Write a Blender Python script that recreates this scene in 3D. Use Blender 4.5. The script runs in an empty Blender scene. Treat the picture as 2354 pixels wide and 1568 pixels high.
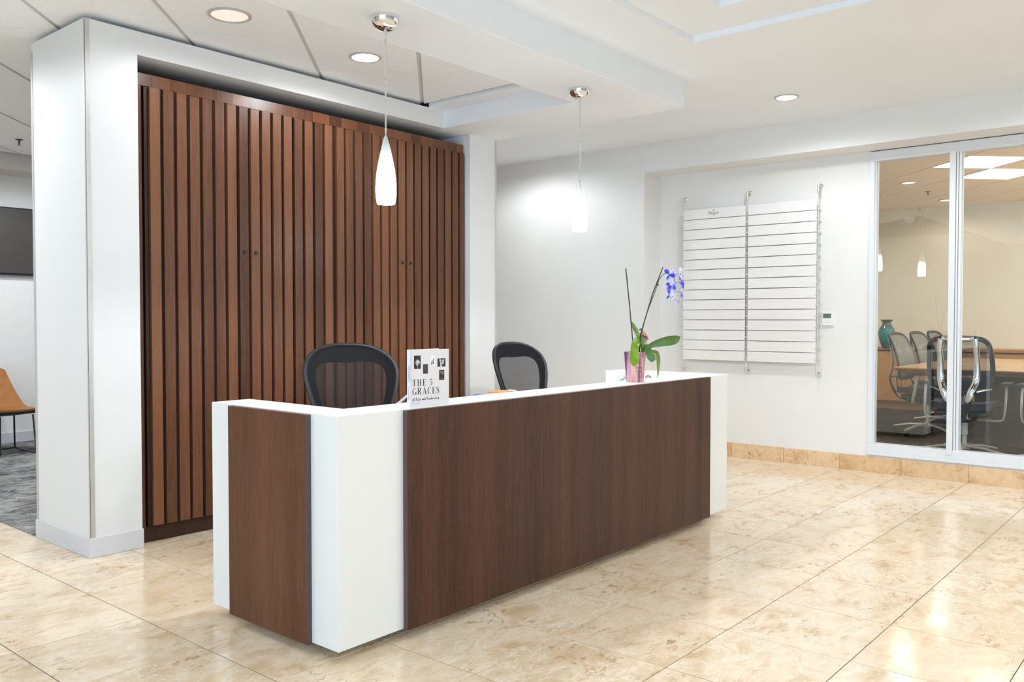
import bpy, bmesh, math, random
from mathutils import Vector, Matrix
random.seed(7)
SC = bpy.context.scene
COL = SC.collection
PI = math.pi
# ------------------------------------------------------------------ camera
CAM = Vector((-1.8310, -2.3156, 1.1807))
YAW, PITCH, FPX = math.radians(40.135), math.radians(-1.482), 1974.6
FW = Vector((math.cos(YAW)*math.cos(PITCH), math.sin(YAW)*math.cos(PITCH), math.sin(PITCH)))
RT = Vector((math.sin(YAW), -math.cos(YAW), 0))
UP = RT.cross(FW)
cd = bpy.data.cameras.new('camera'); cam = bpy.data.objects.new('camera', cd); COL.objects.link(cam)
cd.sensor_width = 36.0; cd.lens = FPX/2354*36.0; cd.clip_start = .05; cd.clip_end = 200
cam.matrix_world = Matrix(((RT.x, UP.x, -FW.x, CAM.x), (RT.y, UP.y, -FW.y, CAM.y), (RT.z, UP.z, -FW.z, CAM.z), (0, 0, 0, 1)))
SC.camera = cam
def at(px, py, dep):                       # photo pixel at a depth -> point in the room
    return CAM + FW*dep + RT*((px-1177)/FPX*dep) + UP*((784-py)/FPX*dep)
def pix(p):
    d = Vector(p)-CAM; z = d.dot(FW)
    return (1177+FPX*d.dot(RT)/z, 784-FPX*d.dot(UP)/z, z)
# ------------------------------------------------------------------ world, exposure, lamps
w = bpy.data.worlds.new('world'); SC.world = w; w.use_nodes = True
bg = w.node_tree.nodes['Background']
bg.inputs[0].default_value = (.52, .77, 1.0, 1); bg.inputs[1].default_value = 2.6
SC.view_settings.view_transform = 'Standard'; SC.view_settings.look = 'None'
SC.view_settings.gamma = 1.0; SC.view_settings.use_curve_mapping = False
SC.view_settings.exposure = 0.62
SC.cycles.max_bounces = 10; SC.cycles.diffuse_bounces = 6; SC.cycles.transparent_max_bounces = 12
SC.cycles.sample_clamp_indirect = 4.0
SC.cycles.use_denoising = True
WARM = (1.0, .90, .78); NEUT = (.92, .965, 1.0)
def spot(loc, power, col=NEUT, size=170, blend=.45, r=.07):
    l = bpy.data.lights.new('lamp_or_fill_beam', 'SPOT'); l.energy = power; l.color = col
    l.spot_size = math.radians(size); l.spot_blend = blend; l.shadow_soft_size = r
    o = bpy.data.objects.new('lamp_or_fill_beam', l); COL.objects.link(o); o.location = loc
def area(loc, sx, sy, power, col=NEUT, rot=(0, 0, 0)):
    l = bpy.data.lights.new('window_daylight', 'AREA'); l.shape = 'RECTANGLE'; l.size = sx; l.size_y = sy
    l.energy = power; l.color = col
    o = bpy.data.objects.new('window_daylight', l); COL.objects.link(o); o.location = loc; o.rotation_euler = rot
LOBBY_DOWN = [(.528, 1.485, 2.655), (1.402, 1.503, 2.655), (3.925, .072, 2.685)]
for p, e in zip(LOBBY_DOWN, (14, 24, 36)): spot(p, e)
for x, y, z, e in [(4.0, 2.75, 2.685, 31), (3.925, -1.7, 2.685, 48), (3.9, -3.6, 2.685, 62), (1.0, -1.3, 2.74, 19), (-1.2, -.9, 2.74, 16), (1.0, -3.6, 2.74, 33),  # first one read off a wall scallop; others unseen fill spots added for brightness
                   (-1.2, -3.6, 2.74, 34), (-3.6, -1.5, 2.74, 16), (-3.6, -4.2, 2.74, 30), (3.9, -5.6, 2.685, 36), (1.0, -5.6, 2.74, 36), (-1.2, -5.8, 2.74, 30),
                   (-.6, 2.9, 2.655, 38), (-1.6, 1.4, 2.655, 18), (.9, 4.3, 2.655, 66), (1.3, 5.3, 2.655, 62), (-1.5, 4.6, 2.655, 60), (-3.5, 3., 2.655, 50)]: spot((x, y, z), e)
area((8.0, -4.45, 1.5), 3.2, 1.9, 110, (.86, .94, 1.0), (math.radians(-90), 0, math.radians(180)))   # area lamp standing in for daylight from an unseen meeting room window
for p in [(7.98, .40, 2.62), (9.71, .44, 2.62)]: spot(p, 15, WARM)
for p in [(6.3, -2.6, 2.62), (8.2, -2.4, 2.62), (9.6, -1.6, 2.62), (6.2, 1.6, 2.62), (8.6, 1.9, 2.62)]: spot(p, 34, (1, .96, .90))  # unseen fill spots added to brighten the meeting room
# ------------------------------------------------------------------ materials
def lin(c):
    return tuple(((v/12.92) if v <= .04045 else ((v+.055)/1.055)**2.4) for v in [x/255 for x in c])+(1,)
MATS = {}
class NT:
    def __init__(s, name):
        s.m = bpy.data.materials.new(name); s.m.use_nodes = True; s.t = s.m.node_tree
        s.b = s.t.nodes['Principled BSDF']; s.out = s.t.nodes['Material Output']
    def n(s, typ, **kw):
        x = s.t.nodes.new(typ)
        for k, v in kw.items():
            if k.startswith('_'): setattr(x, k[1:], v)
            else:
                k2 = int(k[1:]) if k[0] == 'i' and k[1:].isdigit() else k.replace('__', ' ')
                x.inputs[k2].default_value = v
        return x
    def l(s, a, b): s.t.links.new(a, b)
    def ramp(s, fac, stops):
        r = s.t.nodes.new('ShaderNodeValToRGB'); s.l(fac, r.inputs[0]); e = r.color_ramp.elements
        while len(e) < len(stops): e.new(.5)
        for i, (p, c) in enumerate(stops): e[i].position = p; e[i].color = c
        return r.outputs[0]
    def mix(s, fac, a, b, mode='MIX'):
        x = s.t.nodes.new('ShaderNodeMix'); x.data_type = 'RGBA'; x.blend_type = mode
        for v, i in ((fac, 0), (a, 6), (b, 7)):
            if hasattr(v, 'is_linked') or hasattr(v, 'links'): s.l(v, x.inputs[i])
            else: x.inputs[i].default_value = v
        return x.outputs[2]
    def math(s, op, a, b=0):
        x = s.t.nodes.new('ShaderNodeMath'); x.operation = op
        for v, i in ((a, 0), (b, 1)):
            if hasattr(v, 'links'): s.l(v, x.inputs[i])
            else: x.inputs[i].default_value = v
        return x.outputs[0]
    def bump(s, h, strength=.1, dist=.01):
        b = s.n('ShaderNodeBump', Strength=strength, Distance=dist); s.l(h, b.inputs['Height']); s.l(b.outputs[0], s.b.inputs['Normal'])
def simple(name, rgb, rough=.5, metal=0., var=.03, scale=8., bump=0., spec=.5, coat=0., bscale=None):
    if name in MATS: return MATS[name]
    t = NT(name); c = lin(rgb)
    tc = t.n('ShaderNodeTexCoord'); nz = t.n('ShaderNodeTexNoise', Scale=scale, Detail=4.); t.l(tc.outputs['Object'], nz.inputs['Vector'])
    dk = tuple(max(0, v*(1-var*2)) for v in c[:3])+(1,); lt = tuple(min(1, v*(1+var)) for v in c[:3])+(1,)
    t.l(t.ramp(nz.outputs[0], [(.3, dk), (.7, lt)]), t.b.inputs['Base Color'])
    t.b.inputs['Roughness'].default_value = rough; t.b.inputs['Metallic'].default_value = metal
    t.b.inputs['Specular IOR Level'].default_value = spec; t.b.inputs['Coat Weight'].default_value = coat
    if bump:
        n2 = t.n('ShaderNodeTexNoise', Scale=bscale or scale*12, Detail=3.); t.l(tc.outputs['Object'], n2.inputs['Vector']); t.bump(n2.outputs[0], bump, .004)
    MATS[name] = t.m; return t.m
def emit(name, rgb, strength):
    t = NT(name); t.b.inputs['Base Color'].default_value = lin((240, 240, 240))
    t.b.inputs['Emission Color'].default_value = lin(rgb); t.b.inputs['Emission Strength'].default_value = strength
    MATS[name] = t.m; return t.m
def travertine(name, seedmul, warm=0.):
    t = NT(name); tc = t.n('ShaderNodeTexCoord'); oi = t.n('ShaderNodeObjectInfo')
    rv = t.n('ShaderNodeCombineXYZ')
    t.l(t.math('MULTIPLY', oi.outputs['Random'], 53.*seedmul), rv.inputs[0]); t.l(t.math('MULTIPLY', oi.outputs['Random'], 91.*seedmul), rv.inputs[1]); t.l(t.math('MULTIPLY', oi.outputs['Random'], 17.), rv.inputs[2])
    ad = t.n('ShaderNodeVectorMath', _operation='ADD'); t.l(tc.outputs['Object'], ad.inputs[0]); t.l(rv.outputs[0], ad.inputs[1])
    mp = t.n('ShaderNodeMapping', Scale=(1.0, 1.55, 1.6)); t.l(ad.outputs[0], mp.inputs[0])
    n1 = t.n('ShaderNodeTexNoise', Scale=5., Detail=12., Roughness=.66, Distortion=.3); t.l(mp.outputs[0], n1.inputs['Vector'])
    n2 = t.n('ShaderNodeTexNoise', Scale=5., Detail=12., Roughness=.66, Distortion=1.1); t.l(mp.outputs[0], n2.inputs['Vector'])
    n3 = t.n('ShaderNodeTexNoise', Scale=19., Detail=10., Roughness=.72, Distortion=.3); t.l(mp.outputs[0], n3.inputs['Vector'])
    n4 = t.n('ShaderNodeTexNoise', Scale=3.2, Detail=2.); t.l(ad.outputs[0], n4.inputs['Vector'])
    base = t.ramp(n1.outputs[0], [(.32, lin((204, 174, 139))), (.44, lin((229, 206, 177))), (.57, lin((241, 225, 203))), (.70, lin((226, 198, 163)))])
    r2 = t.n('ShaderNodeMath', _operation='FRACT'); t.l(t.math('MULTIPLY', oi.outputs['Random'], 7.31), r2.inputs[0])
    r3 = t.n('ShaderNodeMath', _operation='FRACT'); t.l(t.math('MULTIPLY', oi.outputs['Random'], 23.7), r3.inputs[0])
    tint = t.mix(t.math('MULTIPLY', r2.outputs[0], .40), base, lin((214, 188, 150)))
    # pale rims of the old cavities, only in some tiles
    vein = t.ramp(n2.outputs[0], [(.478, (0, 0, 0, 1)), (.492, (1, 1, 1, 1)), (.51, (1, 1, 1, 1)), (.524, (0, 0, 0, 1))])
    c1 = t.mix(t.math('MULTIPLY', vein, t.math('MULTIPLY', r3.outputs[0], .6)), tint, lin((246, 238, 224)))
    brown = t.ramp(n3.outputs[0], [(.53, (0, 0, 0, 1)), (.63, (1, 1, 1, 1))])
    msk = t.ramp(n4.outputs[0], [(.46, (0, 0, 0, 1)), (.62, (1, 1, 1, 1))])
    c2 = t.mix(t.math('MULTIPLY', brown, t.math('MULTIPLY', msk, .85)), c1, lin((172, 136, 94)))
    pit = t.ramp(n3.outputs[0], [(.765, (0, 0, 0, 1)), (.785, (1, 1, 1, 1))])
    c3 = t.mix(t.math('MULTIPLY', pit, .6), c2, lin((120, 104, 84)))
    if warm: c3 = t.mix(warm, c3, lin((236, 200, 146)), 'MULTIPLY')
    t.l(c3, t.b.inputs['Base Color'])
    rr = t.ramp(n1.outputs[0], [(.3, (.20,)*3+(1,)), (.7, (.11,)*3+(1,))]); t.l(rr, t.b.inputs['Roughness'])
    t.b.inputs['Specular IOR Level'].default_value = .5
    t.bump(n3.outputs[0], .012, .003)
    MATS[name] = t.m; return t.m
def wood(name, dark, light, rough=.36, scale=(34., 34., 1.1), band=9., rnd=.35, coat=.0, spec=.4):
    t = NT(name); tc = t.n('ShaderNodeTexCoord'); oi = t.n('ShaderNodeObjectInfo')
    rv = t.n('ShaderNodeCombineXYZ')
    for i, k in enumerate((31., 47., 11.)): t.l(t.math('MULTIPLY', oi.outputs['Random'], k), rv.inputs[i])
    ad = t.n('ShaderNodeVectorMath', _operation='ADD'); t.l(tc.outputs['Object'], ad.inputs[0]); t.l(rv.outputs[0], ad.inputs[1])
    mp = t.n('ShaderNodeMapping', Scale=scale); t.l(ad.outputs[0], mp.inputs[0])
    n1 = t.n('ShaderNodeTexNoise', Scale=4.2, Detail=7., Roughness=.6, Distortion=.25); t.l(mp.outputs[0], n1.inputs['Vector'])
    mb = t.n('ShaderNodeMapping', Scale=(band, band, .12)); t.l(ad.outputs[0], mb.inputs[0])
    n2 = t.n('ShaderNodeTexNoise', Scale=1., Detail=2.); t.l(mb.outputs[0], n2.inputs['Vector'])
    mf = t.n('ShaderNodeMapping', Scale=(150., 150., 42.), Rotation=(0, .35, .2)); t.l(ad.outputs[0], mf.inputs[0])
    n3 = t.n('ShaderNodeTexNoise', Scale=1., Detail=3.); t.l(mf.outputs[0], n3.inputs['Vector'])
    f = t.math('ADD', t.math('MULTIPLY', n1.outputs[0], .42), t.math('MULTIPLY', n2.outputs[0], .38))
    f = t.math('ADD', f, t.math('MULTIPLY', n3.outputs[0], .20))
    f = t.math('ADD', f, t.math('MULTIPLY', t.math('SUBTRACT', oi.outputs['Random'], .5), rnd))
    mid = tuple((a+b)/2 for a, b in zip(lin(dark), lin(light)))
    t.l(t.ramp(f, [(.34, lin(dark)), (.5, mid), (.66, lin(light))]), t.b.inputs['Base Color'])
    t.b.inputs['Roughness'].default_value = rough; t.b.inputs['Coat Weight'].default_value = coat; t.b.inputs['Coat Roughness'].default_value = .25
    t.b.inputs['Specular IOR Level'].default_value = spec
    t.bump(n3.outputs[0], .06, .002)
    MATS[name] = t.m; return t.m
def carpet(name, dark, light, rot=.0):
    t = NT(name); tc = t.n('ShaderNodeTexCoord')
    mp = t.n('ShaderNodeMapping', Scale=(4.5, 9., 1.), Rotation=(0, 0, rot)); t.l(tc.outputs['Object'], mp.inputs[0])
    n1 = t.n('ShaderNodeTexNoise', Scale=1.2, Detail=8., Roughness=.78, Distortion=2.2); t.l(mp.outputs[0], n1.inputs['Vector'])
    n0 = t.n('ShaderNodeTexNoise', Scale=2.2, Detail=2.); t.l(tc.outputs['Object'], n0.inputs['Vector'])
    n2 = t.n('ShaderNodeTexNoise', Scale=260., Detail=2.); t.l(tc.outputs['Object'], n2.inputs['Vector'])
    f = t.math('ADD', t.math('MULTIPLY', n1.outputs[0], .7), t.math('MULTIPLY', n0.outputs[0], .3))
    a = t.ramp(f, [(.42, lin(dark)), (.60, lin(light))])
    t.l(t.mix(.5, a, t.ramp(n2.outputs[0], [(.3, (.25, .25, .25, 1)), (.7, (.9, .9, .9, 1))]), 'OVERLAY'), t.b.inputs['Base Color'])
    t.b.inputs['Roughness'].default_value = .95; t.b.inputs['Specular IOR Level'].default_value = .1
    t.bump(n2.outputs[0], .5, .004)
    MATS[name] = t.m; return t.m
def weave(name, rgb, alo, ahi, period):                 # woven mesh: threads with open holes between them
    t = NT(name); tc = t.n('ShaderNodeTexCoord')
    t.b.inputs['Base Color'].default_value = lin(rgb); t.b.inputs['Roughness'].default_value = .75; t.b.inputs['Specular IOR Level'].default_value = .15
    a = t.n('ShaderNodeTexWave', _bands_direction='Z', Scale=1/period/3.1, Distortion=1.2); a.inputs['Detail Scale'].default_value = 6
    b = t.n('ShaderNodeTexWave', _bands_direction='X', Scale=1/period/3.1, Distortion=1.2)
    for q in (a, b): t.l(tc.outputs['Object'], q.inputs['Vector'])
    m = t.math('MULTIPLY', a.outputs[1], b.outputs[1])
    mr = t.n('ShaderNodeMapRange'); t.l(m, mr.inputs[0]); mr.inputs[3].default_value = ahi; mr.inputs[4].default_value = alo
    t.l(mr.outputs[0], t.b.inputs['Alpha'])
    MATS[name] = t.m; return t.m
def glass(name, tint=(.96, .98, .97), refl=1.0):
    t = NT(name); tr = t.n('ShaderNodeBsdfTransparent'); tr.inputs[0].default_value = tint+(1,)
    g = t.n('ShaderNodeBsdfGlossy'); g.inputs['Roughness'].default_value = .0; g.inputs[0].default_value = (1, 1, 1, 1)
    fr = t.n('ShaderNodeFresnel', IOR=1.55)
    mx = t.n('ShaderNodeMixShader'); t.l(t.math('MULTIPLY', fr.outputs[0], 1.25*refl), mx.inputs[0]); t.l(tr.outputs[0], mx.inputs[1]); t.l(g.outputs[0], mx.inputs[2])
    t.l(mx.outputs[0], t.out.inputs[0]); MATS[name] = t.m; return t.m
white_wall = simple('white_wall_paint', (233, 232, 230), .62, var=.01, bump=.03, scale=3, bscale=220)
grey_wall = simple('white_laminate', (228, 229, 230), .42, var=.01, scale=2)
ceil_white = simple('ceiling_paint', (237, 241, 246), .75, var=.01, scale=2)  # slight blue in the paint stands in for cool daylight
tile_white = simple('acoustic_tile', (242, 245, 248), .9, var=.012, scale=30, bump=.12, bscale=160)
tile_tan = simple('conference_acoustic_tile', (230, 215, 190), .9, var=.02, scale=30)  # tan of the warm bounce light is put into the tile colour
tbar = simple('ceiling_bar', (206, 203, 198), .6, var=.01)
void_black = simple('unlit_void_black', (22, 22, 24), .9)  # near-black paints the unlit depth behind tile gaps and cabinet
desk_white = simple('desk_white_solid_surface', (236, 236, 234), .34, var=.006, scale=2)
base_grey = simple('vinyl_baseboard', (214, 214, 218), .45, var=.01)
alu = simple('brushed_aluminium', (206, 205, 204), .45, .55, var=.02, scale=20)
chrome = simple('chrome', (232, 232, 234), .04, 1., var=.005)
steel = simple('satin_steel', (212, 209, 202), .42, .35, var=.02)
trav = travertine('travertine_floor', 1.0)
travb = travertine('travertine_base', .37, .55)
grout = simple('grout', (116, 105, 93), .85, var=.06, scale=40)
slatw = wood('stained_oak_slats', (78, 49, 35), (126, 83, 58), .35, rnd=.26, coat=.04, spec=.3)
headw = wood('stained_oak_header', (78, 44, 27), (128, 78, 48), .30, band=13., rnd=.25, spec=.5)
panelw = wood('stained_oak_veneer', (56, 35, 28), (98, 63, 44), .45, band=8., rnd=.1, spec=.22)
endw = wood('stained_oak_end_veneer', (72, 44, 30), (118, 76, 52), .45, band=8., rnd=.1, spec=.22)
edgew = simple('dark_wood_edge', (86, 70, 74), .5, var=.06, scale=20)
darkw = wood('stained_oak_recess', (42, 26, 19), (66, 42, 30), .5, rnd=.1)
maple = wood('maple_veneer', (166, 110, 52), (200, 146, 82), .4, scale=(3., 3., 22.), band=2., rnd=.1)
mapletop = wood('maple_table_top', (196, 146, 88), (220, 174, 116), .18, scale=(3., 26., 3.), band=2., rnd=.05)
black = simple('black_plastic', (30, 31, 34), .42, var=.08, scale=20)
dark_frame = simple('graphite_frame', (38, 40, 45), .35, var=.05)
cream = simple('conference_cream_paint', (214, 207, 190), .65, var=.02, scale=2)
white_pl = simple('white_plastic', (238, 238, 238), .4, var=.005)
lens_hot = emit('lamp_lens', (255, 252, 246), 14)
lens_soft = emit('lamp_lens_soft', (255, 232, 216), .30)
lens_warm = emit('lamp_lens_warm', (255, 226, 190), 3.0)
troffer_glow = emit('troffer_diffuser', (255, 252, 244), 4.5)
ink = simple('black_ink', (34, 32, 34), .6)
# ------------------------------------------------------------------ geometry helpers
class MB:
    def __init__(s): s.v = []; s.f = []
    def add(s, vs, fs):
        k = len(s.v); s.v += [Vector(p) for p in vs]; s.f += [tuple(i+k for i in q) for q in fs]; return s
    def box(s, x0, x1, y0, y1, z0, z1):
        return s.add([(x0, y0, z0), (x1, y0, z0), (x1, y1, z0), (x0, y1, z0), (x0, y0, z1), (x1, y0, z1), (x1, y1, z1), (x0, y1, z1)],
                     [(0, 3, 2, 1), (4, 5, 6, 7), (0, 1, 5, 4), (1, 2, 6, 5), (2, 3, 7, 6), (3, 0, 4, 7)])
    def obox(s, c, ax, ay, az):                       # oriented box: centre + three half-axis vectors
        c, ax, ay, az = map(Vector, (c, ax, ay, az))
        vs = [c+ax*i+ay*j+az*k for k in (-1, 1) for (i, j) in ((-1, -1), (1, -1), (1, 1), (-1, 1))]
        return s.add(vs, [(0, 3, 2, 1), (4, 5, 6, 7), (0, 1, 5, 4), (1, 2, 6, 5), (2, 3, 7, 6), (3, 0, 4, 7)])
    def prism(s, poly, o, eu, ev, en):                # polygon (u,v) extruded along en
        o, eu, ev, en = map(Vector, (o, eu, ev, en)); n = len(poly)
        vs = [o+eu*u+ev*v for u, v in poly]+[o+eu*u+ev*v+en for u, v in poly]
        return s.add(vs, [tuple(range(n))[::-1], tuple(range(n, 2*n))]+[(i, (i+1) % n, n+(i+1) % n, n+i) for i in range(n)])
    def tube(s, pts, r, n=8, closed=False, flat=None):
        pts = [Vector(p) for p in pts]; N = len(pts); rs = r if isinstance(r, (list, tuple)) else [r]*N
        rings = []; prev = None
        for i, p in enumerate(pts):
            a = pts[i-1] if (i or closed) else pts[0]; b = pts[(i+1) % N] if (i < N-1 or closed) else pts[-1]
            t = (b-a).normalized()
            if prev is None:
                u = t.orthogonal().normalized() if flat is None else (Vector(flat)-t*t.dot(Vector(flat))).normalized()
            else:
                u = (prev-t*prev.dot(t)).normalized()
            prev = u; v = t.cross(u)
            ru, rv = rs[i] if isinstance(rs[i], tuple) else (rs[i], rs[i])
            rings.append([p+u*(ru*math.cos(2*PI*k/n))+v*(rv*math.sin(2*PI*k/n)) for k in range(n)])
        fs = []; vs = [q for R in rings for q in R]; M = N if closed else N-1
        for i in range(M):
            j = (i+1) % N
            for k in range(n): fs.append((i*n+k, i*n+(k+1) % n, j*n+(k+1) % n, j*n+k))
        if not closed: fs += [tuple(range(n))[::-1], tuple((N-1)*n+k for k in range(n))]
        return s.add(vs, fs)
    def lathe(s, prof, c=(0, 0, 0), n=24, ax=None):
        c = Vector(c); ez = Vector(ax or (0, 0, 1)).normalized(); ex = ez.orthogonal().normalized(); ey = ez.cross(ex)
        vs = []; fs = []; m = len(prof)
        for r, z in prof: vs += [c+ex*(r*math.cos(2*PI*k/n))+ey*(r*math.sin(2*PI*k/n))+ez*z for k in range(n)]
        for i in range(m-1):
            for k in range(n): fs.append((i*n+k, i*n+(k+1) % n, (i+1)*n+(k+1) % n, (i+1)*n+k))
        if prof[0][0] > 1e-6: fs.append(tuple(range(n))[::-1])
        if prof[-1][0] > 1e-6: fs.append(tuple((m-1)*n+k for k in range(n)))
        return s.add(vs, fs)
    def sheet(s, fn, nu, nv, th=(0, 0, 0)):           # surface fn(u,v) made solid by the offset th (vector or function)
        g = [[Vector(fn(i/nu, j/nv)) for i in range(nu+1)] for j in range(nv+1)]
        W = nu+1; N = W*(nv+1); off = Vector(th)
        vs = [p for row in g for p in row]+[p+off for row in g for p in row]; fs = []
        for j in range(nv):
            for i in range(nu):
                a = j*W+i; fs += [(a, a+1, a+W+1, a+W), (N+a, N+a+W, N+a+W+1, N+a+1)]
        for i in range(nu): fs += [(i, N+i, N+i+1, i+1), (nv*W+i, nv*W+i+1, N+nv*W+i+1, N+nv*W+i)]
        for j in range(nv): fs += [(j*W, (j+1)*W, N+(j+1)*W, N+j*W), (j*W+nu, N+j*W+nu, N+(j+1)*W+nu, (j+1)*W+nu)]
        return s.add(vs, fs)
    def strip(s, L, R, th):                           # ribbon between two point lists, made solid by th
        n = len(L); th = Vector(th); L = [Vector(p) for p in L]; R = [Vector(p) for p in R]
        vs = L+R+[p+th for p in L]+[p+th for p in R]; fs = []
        for i in range(n-1):
            fs += [(i, i+1, n+i+1, n+i), (2*n+i, 3*n+i, 3*n+i+1, 2*n+i+1), (i, 2*n+i, 2*n+i+1, i+1), (n+i, n+i+1, 3*n+i+1, 3*n+i)]
        fs += [(0, n, 3*n, 2*n), (n-1, 3*n-1, 4*n-1, 2*n-1)]
        return s.add(vs, fs)
    def build(s, name, mat, parent=None, bevel=0., smooth=False, world=True, seg=2, fix=True):
        me = bpy.data.meshes.new(name)
        off = Vector((0, 0, 0))
        if parent is not None and world:
            q = parent
            while q is not None: off += q.location; q = q.parent
        me.from_pydata([tuple(p-off) for p in s.v], [], s.f)
        if bevel or fix:
            bm = bmesh.new(); bm.from_mesh(me)
            if fix: bmesh.ops.recalc_face_normals(bm, faces=bm.faces)
            if bevel:
                es = [e for e in bm.edges if len(e.link_faces) == 2 and e.calc_face_angle(0) > .6]
                bmesh.ops.bevel(bm, geom=es, offset=bevel, segments=seg, profile=.5, affect='EDGES', clamp_overlap=True)
            bm.to_mesh(me); bm.free()
        if smooth:
            for p in me.polygons: p.use_smooth = True
            me.set_sharp_from_angle(angle=math.radians(38))
        me.materials.append(mat)
        o = bpy.data.objects.new(name, me); COL.objects.link(o)
        if parent is not None: o.parent = parent
        return o
def thing(name, label, cat, loc=(0, 0, 0), rz=0, group=None):
    o = bpy.data.objects.new(name, None); COL.objects.link(o); o.location = loc; o.rotation_euler = (0, 0, rz); o.empty_display_size = .1
    o['label'] = label; o['category'] = cat
    if group: o['group'] = group
    return o
def tag(o, label, cat, group=None):
    o['label'] = label; o['category'] = cat
    if group: o['group'] = group
    return o
def struct(o, label=None):
    o['kind'] = 'structure'
    if label: o['label'] = label
    return o
def empty_struct(name, loc=(0, 0, 0), label=None):
    o = bpy.data.objects.new(name, None); COL.objects.link(o); o.location = loc; return struct(o, label)
def dup(root, loc, rz, label, group=None):
    r = root.copy(); COL.objects.link(r); r.location = loc; r.rotation_euler = (0, 0, rz); r['label'] = label
    if group: r['group'] = group
    for ch in list(root.children):
        c = ch.copy(); COL.objects.link(c); c.parent = r
        for g in list(ch.children):
            d = g.copy(); COL.objects.link(d); d.parent = c
    return r
def smooth_loop(pts, k=4, closed=True):               # Catmull-Rom
    P = [Vector(p) for p in pts]; n = len(P); out = []
    for i in range(n if closed else n-1):
        g = lambda j: P[j % n] if closed else P[max(0, min(n-1, j))]
        p0, p1, p2, p3 = g(i-1), g(i), g(i+1), g(i+2)
        for j in range(k):
            t = j/k
            out.append(.5*((2*p1)+(p2-p0)*t+(2*p0-5*p1+4*p2-p3)*t*t+(3*p1-p0-3*p2+p3)*t**3))
    if not closed: out.append(P[-1])
    return out
def clip_poly(poly, nx, ny, d):                       # keep nx*x+ny*y <= d
    out = []
    for i in range(len(poly)):
        a, b = poly[i], poly[(i+1) % len(poly)]
        fa, fb = nx*a[0]+ny*a[1]-d, nx*b[0]+ny*b[1]-d
        if fa <= 0: out.append(a)
        if fa*fb < 0:
            t = fa/(fa-fb); out.append((a[0]+(b[0]-a[0])*t, a[1]+(b[1]-a[1])*t))
    return out
# ------------------------------------------------------------------ floor
T, X0, Y0 = .4572, 1.1632, .0575
floor = empty_struct('floor', (0, 0, 0), 'cream travertine tiles laid in a square grid')
MB().box(-6, 5.0, -7, 6.6, -.12, -.0022).build('grout_bed', grout, floor)
h = T/2-.0019; c = .0007
tm = MB()
tm.add([(-h, -h, -.012), (h, -h, -.012), (h, h, -.012), (-h, h, -.012), (-h, -h, -c), (h, -h, -c), (h, h, -c), (-h, h, -c),
        (-h+c, -h+c, 0), (h-c, -h+c, 0), (h-c, h-c, 0), (-h+c, h-c, 0)],
       [(0, 3, 2, 1), (8, 9, 10, 11)]+[(i, (i+1) % 4, 4+(i+1) % 4, 4+i) for i in range(4)]+[(4+i, 4+(i+1) % 4, 8+(i+1) % 4, 8+i) for i in range(4)])
first = None; rest = MB(); ntile = 0
for i in range(-16, 9):
    for j in range(-16, 15):
        cx, cy = X0+(i+.5)*T, Y0+(j+.5)*T
        if cx > 5.1 or cx < -6 or cy < -7 or cy > 6.5: continue
        if cx > .30 and cy > 2.8: continue
        d = (Vector((cx, cy, 0))-CAM).dot(FW); vis = False
        if d > .5:
            px, py, _ = pix((cx, cy, 0)); vis = -320 < px < 2750 and py < 1950
        if vis and ntile < 290:
            ntile += 1
            if first is None:
                first = tm.build('tile', trav, floor); o = first
            else:
                o = first.copy(); COL.objects.link(o); o.parent = floor
            o.location = (cx, cy, random.uniform(-.0003, .0003)); o.rotation_euler = (0, 0, random.choice((0, 0, 0, PI)))
        else:
            rest.add([p+Vector((cx, cy, 0)) for p in tm.v], tm.f)
o = rest.build('far_tiles', trav, floor); o['kind'] = 'stuff'
o = MB().box(.045, 3.2, 2.62, 6.6, -.004, .006).build('floor_carpet', carpet('grey_carpet', (72, 72, 76), (172, 171, 168), .2)); struct(o, 'mottled grey carpet of the lounge behind the column')
o = MB().box(5.06, 10.6, -4.6, 3.2, -.06, .004).build('floor_meeting_room', carpet('brown_carpet', (26, 22, 20), (66, 58, 50), -.3)); struct(o, 'dark brown carpet of the meeting room')
# ------------------------------------------------------------------ ceilings
m = MB(); zc = 2.703; ZT = 3.0
m.box(2.46, 4.72, -7, .42, zc, ZT).box(3.07, 4.72, .42, 6.6, zc, ZT).box(-6, 2.46, 0, .42, zc, ZT)
m.box(2.14, 2.46, -7, 0, zc+.032, ZT).box(-6, 2.14, -.32, 0, zc+.032, ZT).box(-6, 2.14, -7, -.32, zc+.064, ZT)
struct(m.build('ceiling', ceil_white), 'white plaster ceiling with a shallow stepped tray')
zs = 2.526
m = MB(); m.box(-6, 3.09, .40, .87, zs, 2.99).box(2.525, 3.09, .87, 2.7, zs, 2.99).box(2.38, 2.53, .86, 1.99, 2.645, 2.99)
struct(m.build('ceiling_soffit', ceil_white, bevel=.003), 'dropped white soffit above the desk, holding the two pendants')
struct(MB().box(-6, 3.09, .8, 6.6, 2.80, 2.84).build('ceiling_dark_slab', void_black), 'black slab above the tile ceiling that keeps its gaps dark')  # slab added to block sky light through the tile gaps
tc_root = empty_struct('ceiling_tile_grid', (0, 0, 2.672), 'white acoustic tiles set diagonally above the cabinet wall')
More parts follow.
